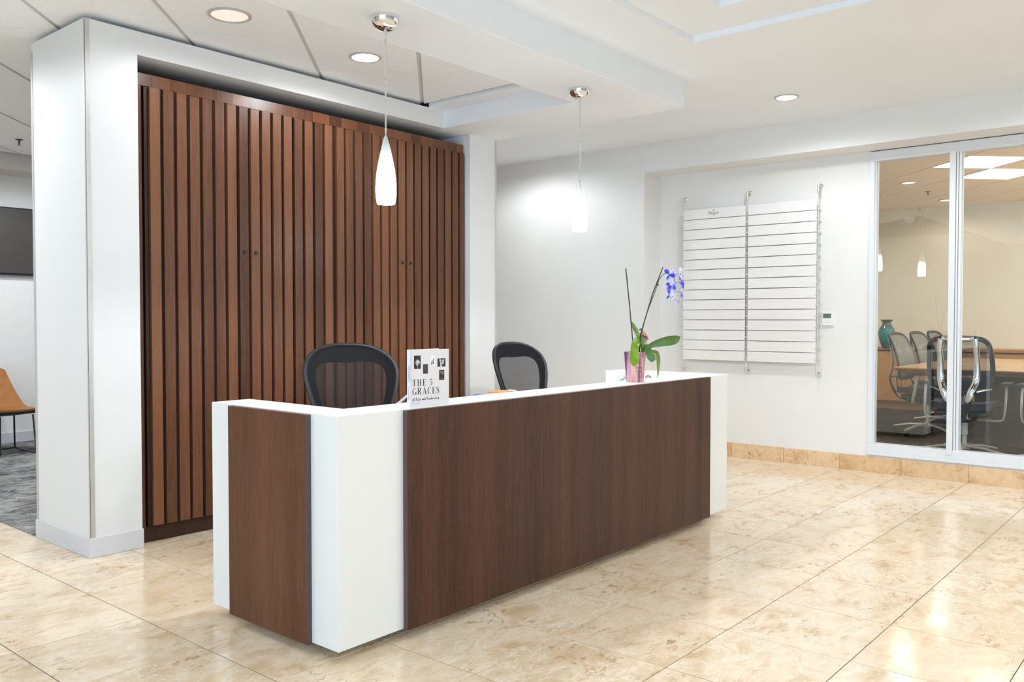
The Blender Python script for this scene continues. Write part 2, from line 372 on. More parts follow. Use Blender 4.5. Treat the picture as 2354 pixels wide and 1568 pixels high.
def diag_tiles(root, mat, barmat, z, c0, s0, stepc, steps, kc, ks, planes, gapc, gaps, skip=(), far=None):
    r2 = math.sqrt(.5)
    for a in kc:
        for b in ks:
            if (a, b) in skip: continue
            c1, c2 = c0+a*stepc+gapc, c0+(a+1)*stepc-gapc; s1, s2 = s0+b*steps+gaps, s0+(b+1)*steps-gaps
            poly = [((s+c_)/2, (s-c_)/2) for c_, s in ((c1, s1), (c2, s1), (c2, s2), (c1, s2))]
            for pl in planes:
                if poly: poly = clip_poly(poly, *pl)
            if len(poly) < 3: continue
            ar = abs(sum(poly[i][0]*poly[(i+1) % len(poly)][1]-poly[(i+1) % len(poly)][0]*poly[i][1] for i in range(len(poly))))/2
            if ar < .004: continue
            MB().prism(poly, (0, 0, z), (1, 0, 0), (0, 1, 0), (0, 0, .02)).build('tile', mat, root)
        cc = c0+a*stepc
    for a in list(kc)+[kc[-1]+1]:                       # the bars between the rows, set up into the joints
        cc = c0+a*stepc; w_ = .022
        poly = [((s+c_)/2, (s-c_)/2) for c_, s in ((cc-w_, s0+ks[0]*steps), (cc+w_, s0+ks[0]*steps), (cc+w_, s0+(ks[-1]+1)*steps), (cc-w_, s0+(ks[-1]+1)*steps))]
        for pl in planes:
            if poly: poly = clip_poly(poly, *pl)
        if len(poly) > 2: MB().prism(poly, (0, 0, z+.008), (1, 0, 0), (0, 1, 0), (0, 0, .02)).build('grid_bar', barmat, root)
diag_tiles(tc_root, tile_white, tbar, 2.672, -.535, 2.43, .862, .866, range(-8, 4), range(-3, 8),
           [(1, 0, 2.362), (0, -1, -.88), (0, 1, 6.12), (-1, 0, 2.6)], .017, .0025)
# lounge side beyond the column: far wall, bulkhead, base
struct(MB().box(-6, 4.8, 6.571, 6.7, 0, 3.).build('wall_far', white_wall), 'white lounge wall with the screen')
struct(MB().box(-6, 4.7, 6.16, 6.58, 2.53, 2.99).build('ceiling_bulkhead', simple('bulkhead_paint', (214, 208, 202), .7, var=.01)), 'bulkhead along the lounge wall')
struct(MB().box(-6, 4.7, 6.555, 6.575, 0, .10).build('baseboard_far', base_grey))
struct(MB().box(-6.12, -6, .5, 6.7, 0, 3.).build('wall_left', white_wall))
m = MB(); m.box(-6, 5.1, -7.12, -7, 0, 3.)
struct(m.build('wall_front', simple('dimmed_wall_grey', (168, 168, 170), .7, var=.01)))  # unseen wall, coloured darker to throw less light on the desk front
# ------------------------------------------------------------------ back wall with niche
struct(MB().box(4.707, 5.10, -7, 1.683, 2.463, ZT).build('wall_header', white_wall), 'white header bridging the niche')
struct(MB().box(4.707, 5.10, 1.683, 6.6, 0, ZT).build('wall_back', white_wall), 'white back wall left of the niche')
m = MB()
m.box(5.003, 5.10, -.15, 1.69, 0, 2.47).box(5.003, 5.10, -3.35, -.15, 0, .134).box(5.003, 5.10, -7, -3.35, 0, 2.47)
struct(m.build('wall_niche', white_wall, bevel=.0015), 'white recessed wall of the niche around the glazing')
o = MB().box(4.7045, 4.712, 1.679, 1.690, 0, 2.463).build('trim_1', desk_white); struct(o, 'slim corner bead on the niche edge')
bb = empty_struct('baseboard_back', (5.0, 0, 0), 'travertine tile base along the back wall')
for k in range(-7, 4):
    ya, yb = Y0+k*.4577, Y0+(k+1)*.4577
    yb2 = min(yb, 1.683)
    if yb2-ya > .02: MB().box(4.990, 5.003, ya+.0012, yb2-.0012, 0, .121).build('base_tile', travb, bb, bevel=.001, seg=1)
# window wall of the meeting room
win = empty_struct('window_1', (5.0, -1.0, .134), 'white framed interior glazing of the meeting room')
fw = simple('frame_white', (226, 229, 233), .4, var=.006)
m = MB(); m.box(4.985, 5.08, -3.35, -.15, .134, .158).box(4.992, 5.08, -3.35, -.15, .158, .222)
m.build('bottom_rail', fw, win, bevel=.002)
m = MB(); m.box(4.992, 5.08, -3.35, -.15, 2.384, 2.457).box(4.987, 5.08, -3.35, -.15, 2.40, 2.452)
m.build('head_rail', fw, win, bevel=.002)
m = MB(); m.box(4.992, 5.08, -.186, -.15, .222, 2.384).box(5.006, 5.07, -.196, -.18, .222, 2.384); m.build('jamb', fw, win, bevel=.002)
ys = [-.19, -.711]
for k, yl in enumerate([-.711, -1.31, -1.905, -2.50, -3.10]):
    m = MB(); m.box(4.985, 5.085, yl-.040, yl, .19, 2.40).box(4.996, 5.08, yl-.056, yl-.043, .2, 2.39).box(5.004, 5.08, yl-.076, yl-.059, .215, 2.386)
    m.build('mullion', fw, win, bevel=.002)
gl = glass('window_glass')
ystart = -.19
for yl in [-.711, -1.31, -1.905, -2.50, -3.10, -3.36]:
    MB().box(5.036, 5.042, yl, ystart, .21, 2.39).build('pane', gl, win, fix=True); ystart = yl-.072
# ------------------------------------------------------------------ column, pillar, fascia
cx0, cx1, cy0, cy1 = .048, .311, 1.987, 2.62
colm = empty_struct('column', (cx0, cy0, 0), 'square white column left of the cabinet wall')
MB().box(cx0, cx1, cy0, cy1, .0, 2.645).build('shaft', grey_wall, colm)
MB().box(cx0-.010, cx1+.004, cy0-.010, cy1+.01, 0, .098).build('baseboard', base_grey, colm, bevel=.0025)
m = MB(); m.box(cx0-.003, cx0+.022, cy0-.004, cy0+.001, .098, 2.64).box(cx0-.004, cx0+.001, cy0-.004, cy0+.005, .098, 2.64)
m.build('corner_trim', alu, colm, bevel=.001)
MB().box(cx0-.005, cx0+.003, cy1-.014, cy1+.004, .098, 2.60).build('corner_trim', alu, colm, bevel=.001)
MB().box(.311, 2.5255, 1.987, 2.395, zs, 2.645).build('fascia', grey_wall, colm)
pil = empty_struct('pillar', (2.795, 1.987, 0), 'white pillar right of the cabinet wall')
MB().box(2.795, 3.083, 1.987, 2.62, 0, zs).build('shaft', grey_wall, pil, bevel=.001)
MB().box(2.787, 3.091, 1.979, 2.63, 0, .098).build('baseboard', base_grey, pil, bevel=.002)
MB().box(3.070, 3.087, 1.983, 1.992, .098, zs-.002).build('corner_trim', alu, pil, bevel=.001)
struct(MB().box(.31, 2.8, 2.40, 2.64, 0, 2.75).build('wall_storage', void_black), 'dark back of the storage recess')
# ------------------------------------------------------------------ storage wall
cab = thing('storage_cabinet', 'built-in dark stained oak cabinet wall with vertical slats behind the desk', 'cabinet', (1.55, 2.2, 0))
MB().box(.318, 2.784, 2.075, 2.38, .0, 2.455).build('body', darkw, cab)
# header veneer strips
x = .318; hk = 0
while x < 2.784:
    wd = random.choice((.10, .125, .15)); x2 = min(2.784, x+wd)
    if 2.784-x2 < .05: x2 = 2.784
    MB().box(x, x2-.0004, 2.046, 2.076, 2.392, 2.455).build('header_board', headw, cab); x = x2
MB().box(.318, 2.784, 2.060, 2.09, 0, .083).build('plinth', darkw, cab, bevel=.001)
MB().box(.320, .352, 2.034, 2.076, .083, 2.39).build('filler_strip', slatw, cab, bevel=.0015, seg=1)
seams = [.372, .982, 1.591, 2.199, 2.784]
slat_me = {}
for dI in range(4):
    a, b = seams[dI]+.0022, seams[dI+1]-.0022
    d = MB().box(a, b, 2.052, 2.074, .085, 2.390).build('door', darkw, cab)
    n = 8; pitch = (b-a-.004)/n if dI < 3 else .0745
    for k in range(n):
        xa = a+.012+k*pitch; wdt = .0562
        if dI in (0, 2): xa = b-.004-(n-k)*pitch+.021; 
        if xa+wdt > b: wdt = b-xa-.001
        if wdt < .02: continue
        lw = MB().box(xa, xa+wdt, 2.030, 2.053, .087+random.uniform(0, .003), 2.389-random.uniform(0, .003))
        lw.build('slat', slatw, d, bevel=.0015, seg=1)
    lock_x = b-.030 if dI in (0, 2) else a+.040
    if dI in (0, 2): lock_x = b-.031
    q = MB().lathe([(.0, 0), (.0105, 0), (.0105, .006), (.0085, .0085), (.004, .0085), (.0035, .006), (0, .006)], (lock_x, 2.0305, 1.563), 16, (0, -1, 0))
    q.build('lock', black, d, smooth=True)
    hx = b-.007 if dI in (0, 2) else a+.004
    MB().box(hx-.004, hx+.008, 2.046, 2.0521, 1.16, 1.362).build('pull_recess', darkw, d)
# ------------------------------------------------------------------ reception desk
HD, LX, LY, ZB = .851, 2.9095, .756, .044
desk = thing('reception_desk', 'long white reception desk faced with dark wood veneer panels', 'desk', (1.45, .35, 0))
m = MB(); tt = .172
poly = [(0, 0), (LX, 0), (LX, LY), (LX-tt, LY), (LX-tt, tt+.01), (tt, tt+.01), (tt, LY+.03), (0, LY+.03)]
m.prism(poly, (0, 0, ZB), (1, 0, 0), (0, 1, 0), (0, 0, HD-ZB)); m.build('counter_shell', desk_white, desk, bevel=.002)
def vpanel(name, box, mat, edge):
    return MB().box(*box).build(name, mat, desk, bevel=.001, seg=1)
fp = vpanel('front_panel', (.301, 2.660, -.019, .001, ZB-.004, HD-.004), panelw, 0)
ep = vpanel('end_panel', (-.019, .001, .147, .640, ZB-.004, HD-.004), endw, 0)
MB().box(.299, .3015, -.0195, .0, ZB-.004, HD-.004).build('edge_band', edgew, fp)
MB().box(-.0195, .0, .1455, .148, ZB-.004, HD-.004).build('edge_band', edgew, ep)
m = MB(); m.prism([(.11, .11), (LX-.11, .11), (LX-.11, LY-.11), (LX-.15, LY-.11), (LX-.15, .15), (.15, .15), (.15, LY-.09), (.11, LY-.09)], (0, 0, 0), (1, 0, 0), (0, 1, 0), (0, 0, ZB))
m.build('plinth', simple('plinth_dark', (96, 84, 74), .6, var=.05), desk)
MB().box(tt, LX-tt, tt+.01, .70, .70, .73).build('worktop', desk_white, desk, bevel=.002)
# ------------------------------------------------------------------ recessed lights
def downlight(loc, r, lensmat, label, group, deep=True):
    t = thing('recessed_downlight', label, 'ceiling light', loc, 0, group)
    MB().lathe([(r, .004), (r, -.003), (r-.006, -.006), (r-.016, -.004), (r-.018, .004)], loc, 36).build('trim_ring', simple('lamp_trim_grey', (190, 186, 182), .4, var=.01), t, smooth=True)
    MB().lathe([(0, .0), (r-.017, .0), (r-.017, .004), (0, .004)], (loc[0], loc[1], loc[2]-.001), 36).build('lens', lensmat, t)
    return t
downlight((.528, 1.485, 2.669), .105, lens_soft, 'large recessed downlight with a pinkish lens, nearest the white column', 'ceiling downlights')
downlight((1.402, 1.503, 2.669), .092, lens_hot, 'glaring recessed downlight in the tile ceiling behind the nearer pendant', 'ceiling downlights')
downlight((3.925, .072, 2.700), .083, lens_hot, 'recessed downlight in the smooth white ceiling before the directory niche', 'ceiling downlights')
# ------------------------------------------------------------------ pendants
def shade_mat():
    t = NT('opal_glass_lit'); tc = t.n('ShaderNodeTexCoord'); sp = t.n('ShaderNodeSeparateXYZ'); t.l(tc.outputs['Generated'], sp.inputs[0])
    nz = t.n('ShaderNodeTexNoise', Scale=6., Detail=3.); mp = t.n('ShaderNodeMapping', Scale=(3., 3., .4)); t.l(tc.outputs['Generated'], mp.inputs[0]); t.l(mp.outputs[0], nz.inputs['Vector'])
    f = t.math('ADD', sp.outputs[2], t.math('MULTIPLY', t.math('SUBTRACT', nz.outputs[0], .5), .25))
    st = t.ramp(f, [(.0, (1, 1, 1, 1)), (.36, (.3, .3, .3, 1)), (.60, (.012, .012, .012, 1)), (.95, (.0, .0, .0, 1))])
    t.b.inputs['Base Color'].default_value = lin((196, 202, 202)); t.b.inputs['Roughness'].default_value = .18
    t.b.inputs['Emission Color'].default_value = lin((250, 253, 255))
    t.l(t.math('MULTIPLY', st, 40.), t.b.inputs['Emission Strength']); return t.m
opal = shade_mat()
cordm = simple('clear_twisted_cord', (206, 203, 194), .25, .0, var=.12, scale=60)
def pendant(loc, label):
    x, y = loc; t = thing('pendant_lamp', label, 'pendant light', (x, y, zs), 0, 'pendants over the desk')
    prof = [(.064, 0), (.0645, -.004), (.063, -.018), (.057, -.036), (.045, -.050), (.028, -.059), (.010, -.0625), (0, -.0627)]
    MB().lathe(prof, (x, y, zs), 40).build('canopy', chrome, t, smooth=True)
    MB().lathe([(.0065, -.061), (.0075, -.066), (.0065, -.080), (.004, -.082), (0, -.082)], (x, y, zs), 16).build('strain_relief', steel, t, smooth=True)
    pts = []; 
    for strand in (0, 1):
        pass
    mb = MB()
    for ph in (0, PI):
        mb.tube([(x+.0022*math.cos(ph+k*.9), y+.0022*math.sin(ph+k*.9), zs-.08-(zs-.08-1.99)*k/48) for k in range(49)], .0024, 6)
    mb.build('cord', cordm, t, smooth=True)
    zt, zb = 1.997, 1.694
    pr = [(.004, 0), (.0065, .003), (.010, .012), (.017, .040), (.0255, .075), (.033, .110), (.0395, .150), (.0440, .190), (.0462, .225), (.0462, .250), (.0440, .275), (.0405, .297), (.0390, .303), (.036, .301), (.038, .27), (.0, .262)]
    MB().lathe([(r, zt-z) for r, z in pr], (x, y, 0), 36).build('shade', opal, t, smooth=True)
    return t
pendant((.757, .604), 'nearer pendant with a white glass teardrop shade, before the slatted cabinet')
pendant((2.295, .643), 'farther pendant with a white glass teardrop shade, above the orchid end of the desk')
for p in [(.757, .604, 1.690), (2.295, .643, 1.690)]: spot(p, 16, (.98, .99, 1), 160, .3, .02)
# ------------------------------------------------------------------ task chairs behind the desk
mesh_dark = weave('black_mesh_dense', (27, 28, 32), .95, 1.0, .006)
mesh_open = weave('black_mesh_open', (44, 44, 46), .38, .78, .006)
def mirror(h): return h+[(-x, z) for x, z in reversed(h) if x > 1e-6]
def task_chair(name, label, loc, rz):
    t = thing(name, label, 'chair', loc, rz, 'mesh task chairs behind the desk')
    def surf(x, z, dy=0):
        v = (z-.5)/.53
        return Vector((x, .235+.16*v-.02*math.sin(v*PI)-.95*x*x+dy, z))
    outer = mirror([(0, 1.032), (.085, 1.029), (.155, 1.014), (.21, .985), (.246, .945), (.262, .895), (.260, .85), (.246, .785), (.224, .71), (.198, .63), (.168, .555), (.125, .51), (0, .498)])
    inner = mirror([(0, .935), (.07, .938), (.14, .936), (.184, .915), (.203, .875), (.201, .825), (.189, .76), (.169, .69), (.146, .62), (.120, .57), (.088, .548), (0, .543)])
    oc = smooth_loop([(x, 0, z) for x, z in outer], 3); ic = smooth_loop([(x, 0, z) for x, z in inner], 3)
    MB().tube([surf(p.x, p.z) for p in oc], (.0125), 8, True).build('back_frame', dark_frame, t, smooth=True, world=False)
    n = min(len(oc), len(ic)); mb = MB()
    A = [surf(p.x*.985, p.z*.985+.0115, -.004) for p in oc]; B = [surf(ic[min(len(ic)-1, round(i*len(ic)/len(oc)))].x, ic[min(len(ic)-1, round(i*len(ic)/len(oc)))].z, -.004) for i in range(len(oc))]
    N = len(A); th = Vector((0, .003, 0))
    mb.add(A+B+[p+th for p in A]+[p+th for p in B], [(i, (i+1) % N, N+(i+1) % N, N+i) for i in range(N)]+[(2*N+i, 3*N+i, 3*N+(i+1) % N, 2*N+(i+1) % N) for i in range(N)])
    mb.build('back_border', mesh_dark, t, smooth=True, world=False)
    cen = surf(0, .75, -.003); mb = MB()
    rings = [[surf(p.x*f, .75+(p.z-.75)*f, -.003) for p in ic] for f in (1.0, .75, .5, .25)]
    K = len(ic); vs = [q for R in rings for q in R]+[cen]
    fs = [(r*K+i, r*K+(i+1) % K, (r+1)*K+(i+1) % K, (r+1)*K+i) for r in range(3) for i in range(K)]+[(3*K+i, 3*K+(i+1) % K, 4*K) for i in range(K)]
    mb.add(vs, fs); mb.build('back_mesh', mesh_open, t, smooth=True, world=False)
    mb = MB(); mb.sheet(lambda u, v: surf((u-.5)*.30, .60+.075*v+.012*math.cos(u*4*PI)*v, .022), 14, 4, (0, .012, 0)); mb.build('lumbar_pad', black, t, smooth=True, world=False)
    MB().tube([(0, .30, .63), (0, .295, .58), (0, .24, .50), (0, .12, .40), (0, .02, .38)], [.014, .018, .022, .024, .026], 8).build('spine', dark_frame, t, smooth=True, world=False)
    MB().sheet(lambda u, v: ((u-.5)*(.50-.06*v), -.26+.47*v, .455-.018*math.sin(v*PI)+.03*(2*u-1)**2-.03*max(0, .25-v)*4*.4), 10, 10, (0, 0, -.012)).build('seat', mesh_dark, t, smooth=True, world=False)
    seat_loop = [(.25, -.22), (.235, .18), (.12, .23), (-.12, .23), (-.235, .18), (-.25, -.22), (-.14, -.27), (.14, -.27)]
    MB().tube([Vector((p.x, p.y, .452+.03*(p.x/.25)**2)) for p in smooth_loop([(x, y, 0) for x, y in seat_loop], 4)], .014, 8, True).build('seat_frame', dark_frame, t, smooth=True, world=False)
    for s in (-1, 1):
        MB().tube([(s*.20, .20, .44), (s*.29, .16, .52), (s*.30, .10, .64), (s*.30, .04, .66)], .014, 8).build('arm_post', dark_frame, t, smooth=True, world=False)
        MB().sheet(lambda u, v: (s*.30+(u-.5)*.085, -.13+.25*v, .672+.006*math.sin(u*PI)), 6, 6, (0, 0, -.022)).build('arm_pad', black, t, smooth=True, world=False)
    MB().lathe([(.07, .40), (.085, .37), (.05, .34), (.028, .33), (.028, .12), (.05, .11), (.055, .075), (0, .07)], (0, 0, 0), 18).build('pedestal', dark_frame, t, smooth=True, world=False)
    for k in range(5):
        a = k*2*PI/5+.4; ca, sa = math.cos(a), math.sin(a)
        MB().tube([(.03*ca, .03*sa, .10), (.18*ca, .18*sa, .095), (.31*ca, .31*sa, .075)], [(.026, .018), (.022, .015), (.015, .012)], 8).build('base_leg', dark_frame, t, smooth=True, world=False)
        MB().lathe([(0, -.012), (.024, -.012), (.028, -.006), (.028, .006), (.024, .012), (0, .012)], (.31*ca, .31*sa, .034), 14, (-sa, ca, 0)).build('caster', black, t, smooth=True, world=False)
    return t
def face(dx, dy): return math.atan2(dy, dx)+PI/2      # chair faces local -Y
task_chair('task_chair', 'black mesh task chair in front of the slatted cabinet, left of the book', (1.135, 1.175, 0), face(-.36, -.93))
tcb = task_chair('task_chair', 'black mesh task chair before the white wall, between book and orchid', (2.66, 1.15, 0), face(-.06, -1)); tcb.scale = (.94, .94, .98)
# ------------------------------------------------------------------ book
ang = math.atan2(-.055, .205)*.4
U = Vector((math.cos(ang), math.sin(ang), 0)); Vn = Vector((math.sin(ang), -math.cos(ang), 0))   # along cover; out of cover (towards viewer)
BO = Vector((.377, .042, .851)); BW, BH, BT = .186, .2135, .022
book = thing('book', 'white hardback standing upright on the desk ledge, THE 5 GRACES on its cover', 'book', tuple(BO))
cover = simple('matt_white_cover', (228, 224, 226), .45, var=.004)
paper = simple('paper_pages', (226, 220, 202), .8, var=.08, scale=120)
Z = Vector((0, 0, 1))
fc = MB().obox(BO+U*(BW/2)+Z*(BH/2)-Vn*.0012, U*(BW/2), Vn*.0012, Z*(BH/2)).build('front_cover', cover, book, bevel=.0006, seg=1)
sp = MB(); sp.strip([BO+U*(-.004*math.sin(k/8*PI))-Vn*(BT*k/8) for k in range(9)], [BO+Z*BH+U*(-.004*math.sin(k/8*PI))-Vn*(BT*k/8) for k in range(9)], U*.002)
spo = sp.build('spine', cover, book, smooth=True)
Ub = (U*math.cos(.20)-Vn*math.sin(.20))
MB().obox(BO-Vn*BT+Ub*(BW/2)+Z*(BH/2), Ub*(BW/2), Vn*.0012, Z*(BH/2)).build('back_cover', cover, book, bevel=.0006, seg=1)
pg = MB(); P0 = BO+U*.003-Vn*.003+Z*.004; a1 = U; a2 = (U*math.cos(.12)-Vn*math.sin(.12))
pg.prism([(0, 0), (BW-.008, 0), ((BW-.008), -.017), (0, -.017)], P0, U, -Vn*-1, Z*(BH-.008)); pg.build('pages', paper, book)
def cov(u, v, d=.0002): return BO+U*(BW*u)+Z*(BH*(1-v))+Vn*d
def decal(name, polys, mat, parent, mp, th=.00025):
    mb = MB(); n = (mp(.5, .5, .001)-mp(.5, .5, 0)).normalized()*th
    for pl in polys:
        k = len(pl); vs = [mp(u, v, .0001) for u, v in pl]; mb.add(vs+[p+n for p in vs], [tuple(range(k))[::-1], tuple(range(k, 2*k))]+[(i, (i+1) % k, k+(i+1) % k, k+i) for i in range(k)])
    return mb.build(name, mat, parent)
def ribbon_polys(pts):                               # (x,y,width) strokes -> quads
    out = []
    for (x1, y1, w1), (x2, y2, w2) in zip(pts, pts[1:]):
        dx, dy = x2-x1, y2-y1; L = math.hypot(dx, dy) or 1e-6; nx, ny = -dy/L, dx/L
        out.append([(x1+nx*w1/2, y1+ny*w1/2), (x2+nx*w2/2, y2+ny*w2/2), (x2-nx*w2/2, y2-ny*w2/2), (x1-nx*w1/2, y1-ny*w1/2)])
    return out
def arc(cx, cy, rx, ry, a0, a1, wf, n=18):
    return [(cx+rx*math.cos(math.radians(a0+(a1-a0)*k/n)), cy+ry*math.sin(math.radians(a0+(a1-a0)*k/n)), wf(math.radians(a0+(a1-a0)*k/n))) for k in range(n+1)]
ST, HL = .15, .035                                   # thick stem, hairline (cap height = 1)
def serif(x, y, w=.30): return [(x-w/2, y, HL), (x+w/2, y, HL)]
thick = lambda a: HL+(ST-HL)*abs(math.cos(a))**1.4
GLY = {
 'T': (.66, [[(.33, 0, ST), (.33, 1, ST)], [(0, .98, HL), (.66, .98, HL)], [(.02, .98, .05), (.0, .78, .01)], [(.64, .98, .05), (.66, .78, .01)], serif(.33, .02, .34)]),
 'H': (.78, [[(.16, 0, ST), (.16, 1, ST)], [(.62, 0, ST), (.62, 1, ST)], [(.16, .5, HL), (.62, .5, HL)], serif(.16, .02), serif(.16, .98), serif(.62, .02), serif(.62, .98)]),
 'E': (.62, [[(.16, 0, ST), (.16, 1, ST)], [(0, .98, HL), (.58, .98, HL)], [(0, .02, HL), (.60, .02, HL)], [(.16, .5, HL), (.44, .5, HL)], [(.57, .98, .05), (.58, .76, .01)], [(.59, .02, .05), (.61, .27, .01)], [(.43, .38, .02), (.43, .62, .02)]]),
 '5': (.56, [[(.12, .94, .12), (.50, .94, .12)], [(.12, .99, HL), (.10, .52, HL)], arc(.26, .31, .22, .29, 140, -150, lambda a: HL+(ST-HL)*max(0, math.cos(a))**1.2), [(.07, .15, .08), (.10, .19, .08)]]),
 'G': (.74, [arc(.37, .5, .30, .48, 40, 330, lambda a: HL+(ST-HL)*max(0, -math.cos(a))**1.2), [(.62, .05, ST*.9), (.62, .42, ST*.9)], serif(.62, .42, .28), [(.60, .97, .02), (.605, .72, .03)]]),
 'C': (.70, [arc(.37, .5, .30, .48, 40, 322, lambda a: HL+(ST-HL)*max(0, -math.cos(a))**1.2), [(.60, .97, .02), (.605, .72, .03)]]),
 'R': (.76, [[(.16, 0, ST), (.16, 1, ST)], serif(.16, .02), [(0, .98, HL), (.34, .98, HL)], arc(.34, .745, .22, .235, 90, -90, lambda a: HL+(ST-HL)*max(0, math.cos(a))**1.2), [(.16, .51, HL), (.36, .51, HL)], [(.36, .51, .1), (.50, .30, ST), (.60, .04, ST*.8), (.74, .02, HL)]]),
 'A': (.80, [[(.12, .02, HL), (.39, 1, HL)], [(.39, 1, .1), (.66, .02, ST)], [(.21, .33, HL), (.58, .33, HL)], serif(.12, .02, .22), serif(.66, .02, .30)]),
 'S': (.58, [[(.48, .74, .03), (.44, .90, HL), (.30, .98, HL), (.16, .93, .07), (.09, .80, .11), (.13, .66, .14), (.28, .54, .16), (.43, .42, .15), (.50, .26, .12), (.46, .10, .07), (.30, .02, HL), (.14, .06, HL), (.07, .24, .03)], [(.48, .96, .02), (.485, .72, .03)], [(.065, .04, .02), (.065, .28, .03)]]),
 ' ': (.34, [])}
def lettering(txt, u0, v0, capv, asp, track=.10):     # asp = BH/BW ; capv cap height in v units
    polys = []; x = u0; k = capv*asp
    for ch in txt:
        wd, strokes = GLY[ch]
        for s_ in strokes:
            for q in ribbon_polys(s_): polys.append([(x+px_*k, v0-py_*capv) for px_, py_ in q])
        x += (wd+track)*k
    return polys, x
asp = BH/BW
p1, _ = lettering('THE', .045, .645, .118, asp, .24); p1b, _ = lettering('5', .485, .640, .112, asp)
decal('title', p1+p1b+lettering('GRACES', .045, .795, .120, asp, .17)[0], ink, fc, cov)
CUR = {'o': [[(.5, .9), (.15, .6), (.2, .1), (.6, .05), (.8, .5), (.55, .95), (1, .8)]], 'f': [[(.0, .2), (.5, 1.2), (.7, 2.1), (.45, 2.2), (.3, 1.2), (.2, -.6), (.35, -.9), (.5, -.2), (1, .4)]],
       'l': [[(0, .2), (.5, 1.3), (.6, 2.2), (.35, 2.1), (.25, .5), (.45, 0), (.9, .3)]], 'i': [[(0, .2), (.4, 1), (.4, .1), (.9, .2)], [(.5, 1.35), (.55, 1.45)]],
       'e': [[(0, .3), (.6, .6), (.6, 1), (.25, .85), (.25, .15), (.6, 0), (1, .3)]], 'a': [[(.7, .9), (.3, .9), (.1, .4), (.35, 0), (.7, .8), (.7, .1), (1.1, .2)]],
       'n': [[(0, .3), (.25, 1), (.25, 0), (.5, .9), (.7, .8), (.7, .1), (1.1, .2)]], 'd': [[(.7, .9), (.3, .9), (.1, .4), (.35, 0), (.7, .8), (.85, 2.1), (.7, .1), (1.1, .2)]],
       'r': [[(0, .2), (.3, 1.05), (.6, .9), (.55, .1), (.9, .2)]], 's': [[(0, .2), (.45, 1), (.6, .3), (.3, 0), (.9, .2)]], 'h': [[(0, .2), (.4, 2.1), (.2, 2.0), (.15, 0), (.45, .9), (.65, .7), (.65, .1), (1.05, .2)]],
       'p': [[(0, .3), (.3, 1), (.15, -1.1), (.35, .8), (.7, .9), (.7, .2), (.35, .1), (1, .3)]], 't': [[(0, .2), (.4, 1.8), (.3, .1), (.8, .2)], [(.05, 1.2), (.7, 1.3)]], 'w': [[(0, 1), (.2, 0), (.5, .8), (.75, 0), (1.1, 1)]],
       'y': [[(0, 1), (.3, .2), (.7, 1), (.4, -.9), (.1, -.8), (1, .3)]], 'A': [[(0, 0), (.5, 1.7), (.9, 0)], [(.2, .6), (.8, .6)]], 'L': [[(.1, 1.7), (.1, 0), (.8, .05)]], 'T': [[(0, 1.6), (1, 1.65)], [(.5, 1.6), (.4, 0)]], 'v': [[(0, 1), (.35, 0), (.8, 1)]], 'b': [[(.1, 1.9), (.1, 0), (.6, .2), (.6, .8), (.15, .7)]], ' ': []}
def cursive(txt, u0, v0, xh, asp, wd, adv=1.0):
    polys = []; x = u0
    for ch in txt:
        for s_ in CUR[ch]:
            pts = smooth_loop([(a, b, 0) for a, b in s_], 3, False)
            for q in ribbon_polys([(p.x*xh*asp*adv, p.y*xh, wd) for p in pts]): polys.append([(x+a, v0-b) for a, b in q])
        x += xh*asp*adv*(1.0 if ch != ' ' else .7)
    return polys
decal('subtitle', cursive('of life and leadership', .035, .895, .022, asp, .0055, 1.32), ink, fc, cov)
decal('author_line', [[(.04+.02*k, .945), (.052+.02*k, .944), (.052+.02*k, .952), (.04+.02*k, .953)] for k in range(9) if k != 4], simple('grey_ink', (120, 116, 116), .6), fc, cov)
picdark = simple('photo_print_dark', (46, 42, 44), .5, var=.25, scale=90); piclight = simple('photo_print_light', (206, 203, 202), .5, var=.1, scale=80); picmid = simple('photo_print_grey', (120, 116, 116), .5, var=.3, scale=120)
def rect(u0, v0, u1, v1): return [(u0, v0), (u1, v0), (u1, v1), (u0, v1)]
def blob(u, v, ru, rv, n=12, ph=0, am=.0): return [(u+ru*math.cos(2*PI*k/n)*(1+am*math.sin(3*k+ph)), v+rv*math.sin(2*PI*k/n)*(1+am*math.cos(2*k+ph))) for k in range(n)]
def cov2(u, v, d=.0002): return cov(u, v, d+.0003)
def picture(r, fg, mat, fgmat):
    p = decal('cover_picture', [rect(*r)], mat, fc, cov)
    if fg: decal('picture_motif', fg, fgmat, p, cov2)
picture((.085, .105, .255, .340), [blob(.175, .225, .055, .045, 12, 1, .2), [(.17, .26), (.178, .26), (.178, .335), (.17, .335)], blob(.165, .262, .03, .02)], picdark, piclight)
picture((.315, .262, .440, .430), [rect(.365+.012*(k % 2), .285+.016*k, .392, .290+.016*k) for k in range(8)], simple('photo_print_slate', (62, 58, 60), .5, var=.2, scale=100), picmid)
picture((.505, .112, .630, .290), [[(.515, .28), (.53, .225), (.56, .195), (.565, .205), (.54, .235), (.53, .285)], [(.565, .2), (.60, .155), (.605, .175), (.575, .215)], blob(.578, .245, .016, .028)], simple('photo_print_white', (240, 240, 240), .5), picdark)
picture((.690, .170, .905, .320), [[(.745, .178), (.79, .19), (.775, .23), (.80, .26), (.81, .318), (.755, .318), (.765, .26), (.745, .22)], [(.83, .19), (.87, .19), (.86, .25), (.83, .285), (.80, .26)], blob(.82, .215, .03, .012)], picdark, piclight)
picture((.735, .378, .872, .560), [blob(.785, .42, .035, .03, 10, 2, .3), blob(.835, .435, .028, .04, 10, 0, .25), rect(.80, .53, .86, .54)], picdark, picmid)
def spn(u, v, d=.0002): return BO-Vn*(BT*.5)-U*(.0046+d*.4)+Z*(BH*(1-v))+Vn*(BT*(u-.5))*1.0
